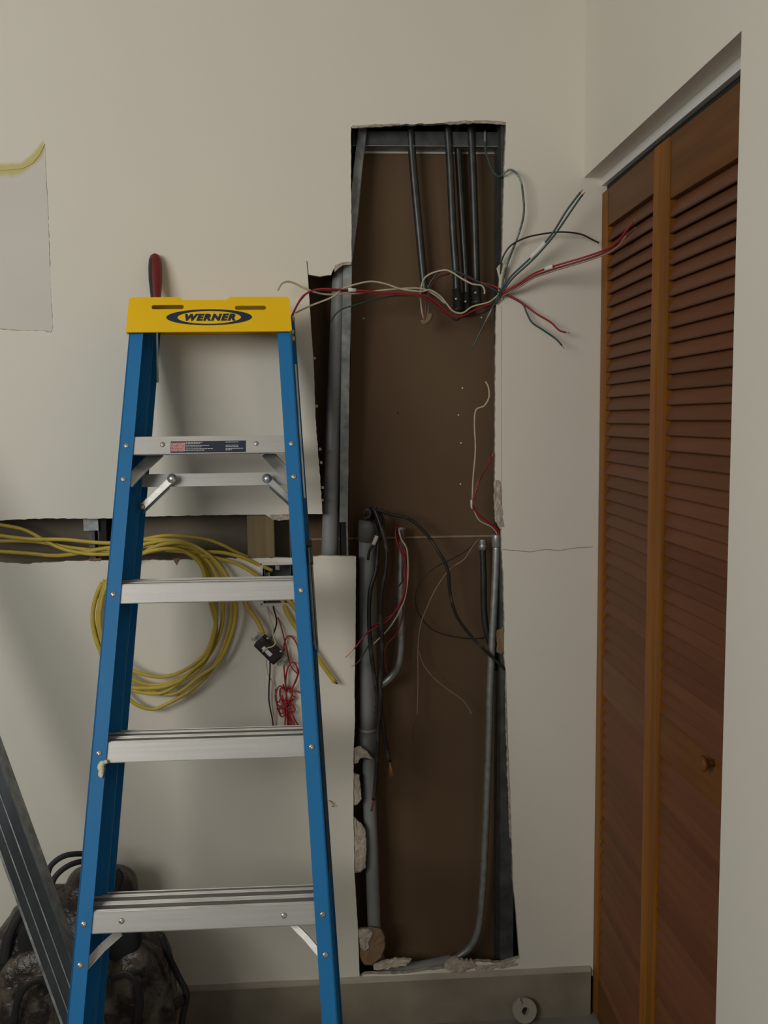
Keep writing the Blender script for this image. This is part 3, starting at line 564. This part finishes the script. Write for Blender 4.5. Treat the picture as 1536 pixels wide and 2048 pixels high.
wire('black_wire', 'black wire hanging from the loose outlet behind the lower step', [(540,1312),(540,1340),(538,1375),(538,1400),(541,1420),(545,1440),(548,1470)], [-.03,-.015,-.01,-.01], .0018, 'black', group=G6)
wire('white_wire', 'cream wire hanging beside the black one below the outlet', [(532,1318),(536,1348),(545,1365),(549,1395),(550,1430),(550,1470)], [-.03,-.012,-.008,-.008], .0013, 'wht', group=G6)
wire('red_wire', 'thin red wire running from the box down to the red tangle', [(550,1200),(554,1228),(562,1252),(569,1280),(574,1300),(578,1320),(584,1336),(596,1348)], [.02,-.015,-.015,-.012], .0016, 'red', group=G6)
t = thing('red_wire_tangle', 'tangled bundle of thin red wire hanging beside the right ladder rail', 'wire')
loops = [[(568,1302),(569,1285),(576,1272),(586,1276),(595,1292),(598,1315),(598,1340),(592,1362),(582,1380)],
 [(571,1372),(573,1345),(580,1328),(588,1325),(594,1335),(595,1350),(588,1368),(582,1385)],
 [(568,1330),(569,1350),(571,1372),(574,1400)],
 [(572,1380),(560,1372),(554,1380),(551,1395),(556,1410),(566,1415),(575,1408)],
 [(575,1384),(562,1376),(560,1390),(566,1405),(574,1420),(578,1450),(580,1475)],
 [(568,1376),(580,1378),(586,1392),(590,1394),(582,1404),(570,1420),(562,1428),(558,1418),(566,1410),(582,1408),(590,1418),(586,1424),(577,1421)],
 [(566,1368),(572,1385),(578,1372),(584,1388),(576,1402),(562,1398),(558,1404),(552,1402)],
 [(580,1383),(590,1382),(603,1386)],
 [(551,1378),(553,1405),(560,1430),(566,1433),(570,1425),(566,1415),(556,1420),(555,1414)],
 [(572,1400),(574,1430),(576,1475)], [(576,1400),(572,1425),(570,1450),(574,1475)], [(580,1400),(580,1430),(588,1448),(596,1468)],
 [(584,1396),(578,1425),(584,1450),(600,1470)], [(570,1395),(580,1412),(574,1432),(582,1455),(588,1475)], [(564,1390),(570,1410),(582,1424),(590,1440),(598,1452),(606,1456)]]
for i, lp_ in enumerate(loops): MB().tube(path(lp_, [-.01-.003*(i % 5), -.016-.003*(i % 4)], 5), .0019, 7).build('strand', M['red'], t)
recentre(t)
o = MB().tube(path([(655,1600),(660,1602),(666,1607),(668,1613),(663,1612)], [.004,-.008,-.012], 4), .0009, 6).build('bent_nail', M['redd']); tag(o, 'tiny bent rusty nail in the wall right of the ladder', 'nail')
# ================================================================== LEANING STEEL STUD
def frame_from(p, q, facing):
    z = (q-p).normalized(); x = z.cross(V(facing)).normalized(); y = z.cross(x).normalized()
    if y.dot(V(facing)) > 0: pass
    return Matrix((x, y, z)).transposed().to_4x4()
pA = (atY(172, 2000, 1.80)); pB = atY(-18, 1478, 1.885)      # right edge line of the web
qA = (atY(104, 2000, 1.80)); qB = atY(-92, 1478, 1.885)      # left edge line
d = (pB-pA).normalized(); wv = ((qA-pA)-d*((qA-pA).dot(d)))
lo = pA-d*((pA.z)/d.z); hi = lo+d*((2.165-lo.y)/d.y)
nb = d.cross(wv).normalized()
if nb.y < 0: nb = -nb
t = thing('steel_track', 'long shiny galvanised steel stud leaning at the lower left behind the ladder', 'stud')
wl = wv.length; wx = wv.normalized()
def bar(u0, u1, n0, n1, name, m):
    k = [(u0, n0), (u1, n0), (u1, n1), (u0, n1)]
    MB().hexa([lo+wx*u+nb*v for u, v in k]+[hi+wx*u+nb*v for u, v in k]).build(name, m, t)
bar(0, wl, 0, .0012, 'web', M['stud']); bar(0, .0012, 0, .052, 'flange', M['galv']); bar(wl-.0012, wl, 0, .034, 'flange', M['stud'])
bar(0, .008, .051, .0522, 'lip', M['galv'])
for u in (.33, .66): bar(wl*u-.0012, wl*u+.0012, -.0012, .0004, 'rib', M['galv'])
bar(wl-.005, wl, -.0008, .0004, 'rib', M['galv'])
recentre(t)
# ================================================================== LADDER
TH = .3028; PS = -.01
tx = V((math.cos(PS), math.sin(PS), 0)); nn = V((math.sin(PS), -math.cos(PS), 0))
dn = V((0, 0, -math.cos(TH)))+nn*math.sin(TH); bk = tx.cross(dn).normalized()
if bk.y < 0: bk = -bk
R0 = V((-.2414, 1.9602, H-.0496)); base = R0+dn*(R0.z/math.cos(TH))
LM = Matrix((tx, bk, -dn)).transposed().to_4x4(); LM.translation = base
LI = LM.inverted()
def loc(px, py, yl):
    """traced point on the ladder-parallel plane at local depth yl -> local x, z"""
    r = LI.to_3x3() @ ray(px, py); o_ = LI @ V((0, 0, H)); t_ = (yl-o_.y)/r.y; p = o_+r*t_; return p.x, p.z
lad = thing('step_ladder', 'blue fiberglass step ladder with yellow cap folded and leaning on the wall', 'ladder')
lad.matrix_world = LM
SP = .311
def wz(z): return .1721+.0175*(5-(z+.004)/SP)       # half distance of the rail centre lines
ztop = loc(258, 593, -.012)[1]-.013
def rail(name, s, y0, y1, fl, off=0.0, zlo=0.0, zhi=ztop, m='blue'):
    mb = MB(); th = .0032
    for (a, b, c, e) in ((-.0148, .0148, y0, y0+th), (-.0148, .0148, y1-th, y1), (-.0148, -.0148+th, y0, y1)):
        pts = []
        for z in (zlo, zhi):
            w = wz(z); xa = s*(w-a)+off; xb = s*(w-b)+off
            pts += [(xa, c, z), (xb, c, z), (xb, e, z), (xa, e, z)]
        mb.hexa(pts)
    return mb.build(name, M[m], lad)
rails = {}
for s in (-1, 1):
    rails[s] = rail('front_rail', s, 0, .068, 0)
    rail('rear_rail', s, .074, .138, 0, off=.007, zlo=.02, zhi=ztop)
    MB().box((s*wz(0)-.026, -.008, 0), (s*wz(0)+.026, .075, .035), .006).build('rubber_foot', M['hblk'], lad)
for s in (-1, 1):
    MB().box((s*wz(.02)-.02+.007, .08, .02), (s*wz(.02)+.02+.007, .145, .05), .006).build('rubber_foot', M['hblk'], lad)
def rivet(x, z, y, r=.0058, parent=lad, nm='rivet'):
    MB().lathe((x, y+.001, z), (0, -1, 0), [(0, r), (.0018, r), (.0030, r*.8), (.0036, r*.35), (.0030, r*.2)], 14).build(nm, M['rivet'], parent)
ca, sa = math.cos(math.radians(15.6)), math.sin(math.radians(15.6))
for k in range(1, 6):
    z = k*SP-.004; w = wz(z)+.0105; hl = .0188
    # lip, tread with ribs, rear lip as separate parts
    st = MB().box((-w, .0036, z-hl), (w, .0056, z+hl)).box((-w, .0036, z-hl), (w, .010, z-hl+.0015)).build('step', M['alu'], lad)
    prof = []; y = 0; dep = .080 if k < 5 else .066
    segs = [(0, .0)]
    segs += [(dep, 0)]
    pts = [V((-w, .0036+a*ca-b*sa, z+hl+a*sa+b*ca)) for a, b in segs]+[V((-w, .0036+a*ca+.002*sa, z+hl+a*sa-.002*ca)) for a, b in (segs[-1], segs[0])]
    MB().prism(pts, (2*w, 0, 0)).build('tread', M['tread'], st)
    rb_ = MB()
    for q in (.001, .005, .008, .027, .031, .035, .039, .058, .062, .066, .0775):
        if q > dep-.002: continue
        rb_.prism([V((-w, .0036+(q+u_)*ca-h_*sa, z+hl+(q+u_)*sa+h_*ca)) for u_, h_ in ((0, 0), (.0005, .0012), (.0014, .0012), (.0019, 0))], (2*w, 0, 0))
    rb_.build('tread_ribs', M['rib'], st)
    e = V((0, .0036+dep*ca, z+hl+dep*sa))
    MB().box((-w, e.y-.002, e.z-.03), (w, e.y, e.z)).build('rear_lip', M['alu'], st)
    for s in (-1, 1): rivet(s*wz(z), z, 0)
    if k in (1, 2, 5) :
        zb_ = z-.072
        if k != 1:
            for s in (-1, 1): rivet(s*wz(zb_), zb_, 0)
for px, py in [(325,889),(512,887)]: x, z = loc(px, py, .0036); rivet(x, z, .0036, .0055)
for px, py in [(243,1842),(568,1831)]: x, z = loc(px, py, .0036); rivet(x, z, .0036, .0055)
def strap(pts, w, name='brace', thick=.0022, m='alu', ridge=True):
    """folded metal strip following local 3D points"""
    P = [V(p) for p in pts]; mb = MB()
    for a, b in zip(P[:-1], P[1:]):
        dd = (b-a).normalized(); s = dd.cross(V((0, 1, 0))).normalized()*w/2; n_ = V((0, thick, 0))
        mb.hexa([a-s, a+s, a+s+n_, a-s+n_, b-s, b+s, b+s+n_, b-s+n_])
        if ridge: mb.hexa([a+s*.7-n_*2, a+s-n_*2, a+s, a+s*.7, b+s*.7-n_*2, b+s-n_*2, b+s, b+s*.7])
    return mb.build(name, M[m], lad)
def L3(px, py, yl): x, z = loc(px, py, yl); return (x, yl, z)
strap([L3(318,905,.055), L3(290,930,.035), L3(254,968,.010)], .025, m='steel')
strap([L3(533,905,.055), L3(556,930,.035), L3(592,966,.010)], .025, m='steel')
strap([L3(240,1864,.045), L3(205,1895,.03), L3(160,1945,.010)], .016, m='alu')
strap([L3(585,1848,.045), L3(612,1875,.03), L3(645,1914,.010)], .012, m='alu')
# rear cross bar and its braces with pivots
x0, z0 = loc(283, 974, .076); x1, z1 = loc(592, 944, .076)
rb = MB().box((x0-.02, .076, z0), (x1+.012, .078, z1)).build('rear_bar', M['alu'], lad)
MB().box((x0-.02, .078, z1-.002), (x1+.012, .108, z1), 0).build('top_flange', M['tread'], rb)
for s, (pa, pb) in ((-1, ((344,957),(284,1014))), (1, ((534,957),(584,1002)))):
    a = V(L3(*pa, .058)); b = V(L3(*pb, .062)); dd = (b-a).normalized(); sd = dd.cross(V((0, 1, 0))).normalized()*.0075
    mb = MB(); n_ = V((0, .0018, 0)); g = V((0, .012, 0))
    mb.hexa([a-sd, a+sd, a+sd+n_, a-sd+n_, b-sd, b+sd, b+sd+n_, b-sd+n_])
    for sg in (-1, 1): mb.hexa([a+sd*sg, a+sd*sg*.8, a+sd*sg*.8+g, a+sd*sg+g, b+sd*sg, b+sd*sg*.8, b+sd*sg*.8+g, b+sd*sg+g])
    br = mb.build('spreader_brace', M['steel'], lad)
    dnv = V((0, .004, -.0105)); mb = MB(); aa_ = a.lerp(b, .12); g2 = V((0, .003, 0))
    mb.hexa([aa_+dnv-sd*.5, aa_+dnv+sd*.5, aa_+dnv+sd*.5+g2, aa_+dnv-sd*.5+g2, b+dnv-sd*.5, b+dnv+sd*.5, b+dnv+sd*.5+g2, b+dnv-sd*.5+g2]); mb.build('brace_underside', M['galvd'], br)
    MB().lathe(a+V((0, .001, 0)), (0, -1, 0), [(0, .0105), (.002, .0105), (.003, .007), (.006, .0055), (.007, .003)], 18).build('pivot', M['steel'], br)
    MB().lathe(b+V((0, .001, 0)), (0, -1, 0), [(0, .0065), (.002, .0065), (.004, .004)], 14).build('pivot', M['rivet'], br)
# folded spreader outside the right rail
zq0 = loc(628, 1300, .05)[1]; zq1 = loc(620, 1100, .05)[1]
def side(z, off, y0, y1, t_, z2): 
    w0 = wz(z)+.0155+off; w1 = wz(z2)+.0155+off
    return [(w0, y0, z), (w0+t_, y0, z), (w0+t_, y1, z), (w0, y1, z), (w1, y0, z2), (w1+t_, y0, z2), (w1+t_, y1, z2), (w1, y1, z2)]
mb = MB(); mb.hexa(side(zq0, .004, .02, .030, .0025, zq1)); mb.hexa(side(zq0-.005, .008, .045, .060, .0025, zq1-.02)); mb.hexa(side(zq0+.01, .001, .055, .058, .010, zq1)); mb.build('spreader', M['galv'], lad)
mb = MB(); mb.hexa(side(zq1+.006, .0, .03, .05, .012, zq1+.02)); mb.hexa(side(zq1-.03, .004, .03, .06, .008, zq1+.004)); mb.build('spreader_hook', M['galvd'], lad)
mb = MB(); mb.hexa(side(loc(600,1000,.05)[1]-.0, .002, .030, .0325, .0035, loc(585,735,.05)[1])); mb.build('spreader', M['steel'], lad)
mb = MB(); mb.hexa(side(loc(650,1750,.05)[1], .001, .0655, .0675, .004, loc(630,1320,.05)[1])); mb.build('edge_strip', M['galvd'], lad)
# warning sticker on the top step (no code square)
x0, z0 = loc(341, 906, .0036); x1, z1 = loc(492, 881, .0036); ys = .0033
sk = MB().box((x0, ys, z0), (x1, .0037, z1)).build('warning_sticker', M['navy'], lad)
hw = x1-x0; hh = z1-z0
MB().box((x0+hw*.015, ys-.0003, z0+hh*.10), (x0+hw*.19, ys, z1-hh*.10)).build('red_panel', M['red_print'], sk)
TF = lambda x, z, y: Matrix.Translation((x, y, z)) @ Matrix.Rotation(math.radians(90), 4, 'X')
for i, wd_ in enumerate(('DANGER', 'PELIGRO', 'DANGER')):
    text('lettering', wd_, .0074, M['white_print'], TF(x0+hw*.102, z1-hh*(.26+.25*i), ys-.0006), sk, off=.0001)
for i, (a, b, r_) in enumerate([(.20,.43,.88),(.20,.40,.77),(.20,.51,.61),(.20,.41,.50),(.20,.56,.34),(.20,.45,.21),(.73,.90,.88),(.73,.90,.60),(.73,.90,.49),(.73,.96,.33),(.73,.81,.20)]):
    s_ = a; bars = MB()
    while s_ < b-.01:
        l_ = random.uniform(.015, .04); bars.box((x0+hw*s_, ys-.0003, z0+hh*(r_-.025)), (x0+hw*min(s_+l_, b), ys, z0+hh*(r_+.025))); s_ += l_+.006
    bars.build('print_line', M['white_print'], sk)
# paint blob
x, z = loc(208, 1538, -.001)
bl = [(x+.006, -.001, z+.014), (x-.002, -.003, z+.011), (x-.006, -.004, z+.005), (x-.004, -.004, z-.002), (x-.005, -.004, z-.010), (x-.001, -.003, z-.012)]
MB().tube(smooth_path(bl, 4), [.004]*4+[.0062]*8+[.0052]*8+[.0045], 12).build('foam_blob', M['foam'], lad)
# ---- cap
yc = -.012; dc = .165
bl_, br_ = loc(254, 662, yc), loc(586, 664.5, yc); tl, tr_ = loc(258, 593, yc), loc(579, 595, yc)
zt1 = (tl[1]+tr_[1])/2; zb1 = (bl_[1]+br_[1])/2; cx = (tl[0]+tr_[0])/2; wt = (tr_[0]-tl[0])/2; wb = (br_[0]-bl_[0])/2
nz = .0065
def rr(xa, za, xb, zb_, r=.0045, n=5):
    out = []
    for (cx_, cz_, a0) in ((xb-r, zb_-r, 0), (xa+r, zb_-r, 90), (xa+r, za+r, 180), (xb-r, za+r, 270)):
        for i in range(n+1): a = math.radians(a0+90*i/n); out.append((cx_+r*math.cos(a), cz_+r*math.sin(a)))
    return out
xn0 = loc(362, 600, yc)[0]; xn1 = loc(456, 600, yc)[0]
outer = [(cx-wb+.003, zb1), (cx+wb-.003, zb1), (cx+wb, zb1+.003), (cx+wt, zt1-.006), (cx+wt-.004, zt1-.001), (cx+wt-.007, zt1), (xn1+.004, zt1), (xn1-.004, zt1-nz), (xn0+.004, zt1-nz), (xn0-.004, zt1), (cx-wt+.005, zt1), (cx-wt+.001, zt1-.003), (cx-wt, zt1-.006), (cx-wb, zb1+.003)]
sl1 = (*loc(303, 618.5, yc), *loc(367.5, 609.5, yc)); sl2 = (*loc(470, 620, yc), *loc(532, 611, yc))
fr = slab('cap', outer, [rr(sl1[0], sl1[1], sl1[2], sl1[3]), rr(sl2[0], sl2[1], sl2[2], sl2[3])], lambda u, v, t_: V((u, yc+t_, v)), .004, M['yellow'], M['yellow'], lad)
cb = MB()
cb.prism([(cx-wt+.004, yc+.002, zt1-.004), (cx-wt+.004, yc+dc, zt1-.004), (cx-wt+.004, yc+dc, zt1-.018), (cx-wt+.003, yc+.07, zt1-.020), (cx-wb, yc+.016, zb1+.001), (cx-wb, yc+.002, zb1+.001)], (.004, 0, 0))
cb.prism([(cx+wt-.002, yc+.002, zt1-.004), (cx+wt-.002, yc+dc, zt1-.004), (cx+wt-.002, yc+dc, zt1-.018), (cx+wb-.002, yc+.10, zb1+.012), (cx+wb-.002, yc+.08, zb1+.001), (cx+wb-.002, yc+.002, zb1+.001)], (-.004, 0, 0))
cb.box((cx-wt+.004, yc+dc-.004, zt1-.018), (cx+wt-.004, yc+dc, zt1-.004))
cb.build('side_skirt', M['yellow'], fr)
hx = loc(311, 590, .075)[0]
top = slab('top_plate', [(cx-wt+.002, yc+.002), (cx+wt-.002, yc+.002), (cx+wt-.002, yc+dc), (cx-wt+.002, yc+dc)], [rr(hx-.009, .080, hx+.009, .098, .006), rr(cx-.06, .04, cx+.06, .09, .01)], lambda u, v, t_: V((u, v, zt1-.0075-t_)), .003, M['yellow'], M['yellow'], fr)
# side rivets of the cap
for zz, yy in ((zb1+.014, .03), (zb1+.012, .062), (zb1+.055, .05)):
    MB().lathe((cx+wb-.004, yy, zz), (1, 0, 0), [(0, .006), (.005, .006), (.008, .004)], 12).build('rivet', M['rivet'], fr)
# logo: navy ellipse ring with lettering
ex, ez = loc(418.5, 634.5, yc); ew = (loc(504.5, 634, yc)[0]-loc(333, 634, yc)[0])/2; eh = (loc(418, 618.5, yc)[1]-loc(418, 650.5, yc)[1])/2
ix, iz = loc(418.5, 634.8, yc); iw = (loc(482.5, 634, yc)[0]-loc(355.5, 634, yc)[0])/2; ih = eh*.80
el = lambda a_, b_, c_, d_, n=64: [(a_+c_*math.cos(2*math.pi*i/n), b_+d_*math.sin(2*math.pi*i/n)) for i in range(n)]
lg = slab('emblem', el(ex, ez, ew, eh), [el(ix, iz, iw, ih)], lambda u, v, t_: V((u, yc-.0005+t_, v)), .0006, M['navy'], M['navy'], fr)
xa = loc(370, 634, yc)[0]; xb = loc(471, 634, yc)[0]; hgt = loc(418, 627.5, yc)[1]-loc(418, 641.5, yc)[1]
lt = text('lettering', 'WERNER', .02, M['navy'], Matrix.Identity(4), lg, shear=.28, off=.0013, ext=.0003)
bx = [v.co.x for v in lt.data.vertices]; by = [v.co.y for v in lt.data.vertices]
sx = (xb-xa)/(max(bx)-min(bx)); sy = hgt/(max(by)-min(by))
lt.data.transform(Matrix.Translation(((xa+xb)/2, yc-.0007, iz)) @ Matrix.Rotation(math.radians(90), 4, 'X') @ Matrix.Diagonal((sx, sy, 1, 1)) @ Matrix.Translation((-(max(bx)+min(bx))/2, -(max(by)+min(by))/2, 0)))
# ---- screwdriver standing in the cap's hole
t = thing('screwdriver', 'screwdriver with red and black handle standing in the yellow ladder cap', 'screwdriver')
yl = .089; bz = loc(310, 592, yl); tz = loc(310, 508, yl); A = LM @ V((hx, yl, zt1-.006)); B = LM @ V((tz[0], yl, tz[1])); ax = B-A; Lh = ax.length
prof = [(0, .0105), (Lh*.06, .0105), (Lh*.16, .0098), (Lh*.28, .0105), (Lh*.42, .0128), (Lh*.6, .0152), (Lh*.78, .0156), (Lh*.9, .0142), (Lh*.965, .0105), (Lh*.99, .006), (Lh, .0012)]
hd = MB().lathe(A, ax, prof, 28).build('handle', M['hred'], t)
hd.data.materials.append(M['hblk'])
axn = ax.normalized()
for p in hd.data.polygons:
    c = p.center-A; u = c.dot(axn)/Lh; r_ = c-axn*c.dot(axn); an = math.atan2(r_.x, -r_.y)
    if u < .30 or (u < .93 and (an < -.25 or an > 1.9)): p.material_index = 1
MB().tube([A+axn*.002, A-axn*.004, A-axn*.15], [.0105, .0035, .0035], 12).build('shaft', M['steel'], t)
recentre(t)
# ================================================================== CLOSET DOORS
def door(name, label, y0, y1, x0, x1, zbot, ztopd, rails_, knob=None):
    """y0 (far) -> y1 (near); rails_: list of (z0, z1) solid rails bottom to top; louvres in between"""
    t = tag(empty(name), label, kind='structure'); th = .027; u = V((x1-x0, y1-y0, 0)); Ld = u.length; u.normalize(); n_ = V((-u.y, u.x, 0))
    if n_.x < 0: n_ = -n_
    O = V((x0, y0, 0)); sw = .041
    def bx(a, b, z0, z1, d0=0, d1=th, bev=.0025):
        mb = MB().box((a, d0, z0), (b, d1, z1), bev); mb.v = [O+u*v.x+n_*v.y+V((0, 0, v.z)) for v in mb.v]; return mb
    bx(0, sw, zbot, ztopd, bev=.004).build('stile', M['doorf'], t); bx(Ld-sw, Ld-.001, zbot, ztopd, bev=.004).build('stile', M['doorf'], t)
    for z0, z1 in rails_: bx(sw-.001, Ld-sw+.001, z0, z1, .003, th-.003, .0015).build('rail', M['doorr'], t)
    sp = .0296; me = None
    for (a0, a1), (b0, b1) in zip(rails_[:-1], rails_[1:]):
        n = int(round((b0-a1)/sp)); st = (b0-a1)/n
        for i in range(n):
            zc = a1+st*(i+.5)
            if me is None:
                mb = MB(); aa = math.radians(24); c_, s_ = math.cos(aa), math.sin(aa)
                pr = [(-.0205, -.0026), (-.0215, 0), (-.0205, .0026), (.0205, .0026), (.0215, 0), (.0205, -.0026)]
                # along board: lower edge towards the room
                pts = [V((sw-.0005, .5*th+a*s_+b*c_, a*c_-b*s_)) for a, b in pr]
                mb.prism(pts, (Ld-2*sw+.001, 0, 0)); mb.v = [u*v.x+n_*v.y+V((0, 0, v.z)) for v in mb.v]
                o_ = mb.build('slat', M['slat'], t); me = o_.data
            else: o_ = link(bpy.data.objects.new('slat', me), t)
            o_.location = O+V((0, 0, zc))
    if knob:
        kp, kz = knob; c = O+u*kp+V((0, 0, kz))
        MB().lathe(c+n_*.004, -n_, [(0, .0065), (.009, .006), (.014, .009), (.018, .0135), (.022, .014), (.025, .011), (.0265, .004)], 20).build('knob', M['doorr'], t)
    recentre(t)
XF = XD-.007; YM = 1.795
door('door_1', 'far louvered wooden closet door panel next to the back wall', W-.003, YM, XD, XF, .012, 2.052, [(.012, .12), (.858, .949), (1.968, 2.052)])
kb = atX(1392, 1527, XD-.03)
door('door_2', 'near louvered wooden closet door panel with a round knob', YM-.001, YO+.008, XF, XD, .012, 2.052, [(.012, .12), (.855, .940), (1.936, 2.052)], (YM-kb.y, kb.z))
# ================================================================== BACKPACK
t = thing('backpack', 'dark camouflage bag with black straps on the floor behind the ladder', 'bag')
cx_, cy_, hz = atY(165, 1980, 2.04).x, 2.045, .0
def bagbody(cx, cy, cz, rx, ry, rz, e, m, name, amp=.012, seed=0, n=56, mm=36, parent=t, taper=0.25):
    vs = []; fs = []
    for i in range(mm+1):
        v = -math.pi/2+math.pi*i/mm
        for j in range(n):
            a = 2*math.pi*j/n
            f = lambda c_, p: math.copysign(abs(c_)**p, c_)
            x = f(math.cos(v), e)*f(math.cos(a), e); y = f(math.cos(v), e)*f(math.sin(a), e); z = f(math.sin(v), e)
            k = 1-taper*max(0, (z+.2))**1.5
            p = V((cx+rx*x*k, cy+ry*y*k, cz+rz*z))
            q = noise.noise(V((p.x*14+seed, p.y*14, p.z*9)))*amp+noise.noise(V((p.x*40+seed, p.y*40, p.z*25)))*amp*.4
            dirv = V((x, y, z)).normalized(); p += dirv*q
            p.z = max(p.z, .002); p.y = min(p.y, W-.016 if p.z < .13 else W-.004)
            vs.append(p)
    for i in range(mm):
        for j in range(n): fs.append((i*n+j, i*n+(j+1) % n, (i+1)*n+(j+1) % n, (i+1)*n+j))
    return mk(name, vs, fs, m, parent, True)
body = bagbody(cx_-.02, 2.06, .225, .225, .125, .235, .62, M['camo'], 'body', taper=.24)
def bagp(x, y, Y): return atY(x, y, Y)
c1 = bagp(215, 1770, 2.08); bagbody(c1.x-.02, 2.09, c1.z-.02, .085, .06, .06, .8, M['camo'], 'top_hump', .008, 3, 36, 24, taper=.1)
c2 = bagp(290, 1985, 1.95); bagbody(c2.x-.015, 1.965, c2.z-.02, .085, .05, .13, .75, M['camol'], 'front_pocket', .008, 5, 40, 28, taper=.25)
c3 = bagp(60, 1990, 1.95); bagbody(c3.x, 1.965, c3.z-.02, .085, .05, .12, .75, M['camol'], 'front_pocket', .008, 9, 40, 28, taper=.25)
def bstrap(pts, Ys, w, name='strap', m='web', fl=.35):
    n = len(pts); P = []
    for i, (x, y) in enumerate(pts):
        tt = i/(n-1)*(len(Ys)-1); j = min(int(tt), len(Ys)-2); P.append(atY(x, y, Ys[j]+(Ys[j+1]-Ys[j])*(tt-j)))
    MB().tube(smooth_path(P, 5), w, 10, flat=fl).build(name, M[m], t)
bstrap([(92,1765),(98,1740),(105,1728),(120,1716),(140,1709),(170,1708),(200,1715),(222,1735),(232,1755)], [2.05,2.06,2.08], .0065, 'handle')
bstrap([(100,1785),(105,1766),(112,1752),(128,1737),(150,1726),(180,1722),(205,1735),(222,1757)], [2.03,2.04,2.07], .0065, 'handle')
bstrap([(232,1742),(240,1752),(236,1768),(228,1790)], [2.04,2.03], .009, 'buckle', 'netting', .6)
bstrap([(48,1820),(28,1850),(15,1885),(8,1930)], [1.98,1.96], .010, 'strap')
bstrap([(28,2048),(33,2010),(50,1975),(85,1960),(110,1990)], [1.905,1.895,1.90], .008, 'piping')
bstrap([(222,1958),(250,1948),(272,1965),(280,2000),(274,2048)], [1.905,1.895,1.90], .009, 'piping')
bstrap([(322,1868),(334,1905),(358,1955),(373,1988),(366,2030),(362,2060)], [1.99,1.97,1.96], .0075, 'piping')
bstrap([(300,2042),(325,2028),(352,2008),(368,1998)], [1.93,1.96], .012, 'strap')
nt_ = bagp(245, 1890, 1.945); bagbody(nt_.x, 1.965, nt_.z, .036, .024, .045, .6, M['netting'], 'mesh_panel', .002, 2, 28, 18, taper=0)
nt_ = bagp(62, 1890, 1.96); bagbody(nt_.x, 1.975, nt_.z, .030, .022, .05, .6, M['netting'], 'mesh_panel', .002, 2, 28, 18, taper=0)
recentre(t)
# ================================================================== FLOOR BITS
t = thing('tape_roll', 'small roll of off-white tape propped against the baseboard', 'tape')
c = atY(1049, 2020, W-.030); r = .030; c.z = max(c.z, r+.001)
axr = V((.12, -1, .28)).normalized()
mb = MB(); n = 40; prof = [(-.009, .0095), (-.009, r-.001), (-.0075, r), (.0075, r), (.009, r-.001), (.009, .0095)]
e1 = axr.orthogonal().normalized(); e2 = axr.cross(e1); vs = []
for j in range(n):
    a = 2*math.pi*j/n; dd = e1*math.cos(a)+e2*math.sin(a)
    for h_, rr_ in prof: vs.append(c+axr*h_+dd*rr_)
k = len(prof); mb.add(vs, [(j*k+i, j*k+(i+1) % k, ((j+1) % n)*k+(i+1) % k, ((j+1) % n)*k+i) for j in range(n) for i in range(k)])
mb.build('tape', M['basetop'], t)
p = c+V((-.020, -.004, .020)); MB().prism([p+V((-.006, -.004, -.004)), p+V((.012, -.006, .004)), p+V((.004, -.004, .020))], (0, .0012, 0)).build('loose_end', M['basetop'], t)
recentre(t)
o = chunk('drywall_scrap', [(960,2044),(985,2041),(1006,2041),(1010,2056),(960,2060)], -.045, .02, M['basetop'], None, 1.2)
o.location.z = 0; tag(o, 'pale plaster scrap on the floor left of the tape roll', 'scrap')
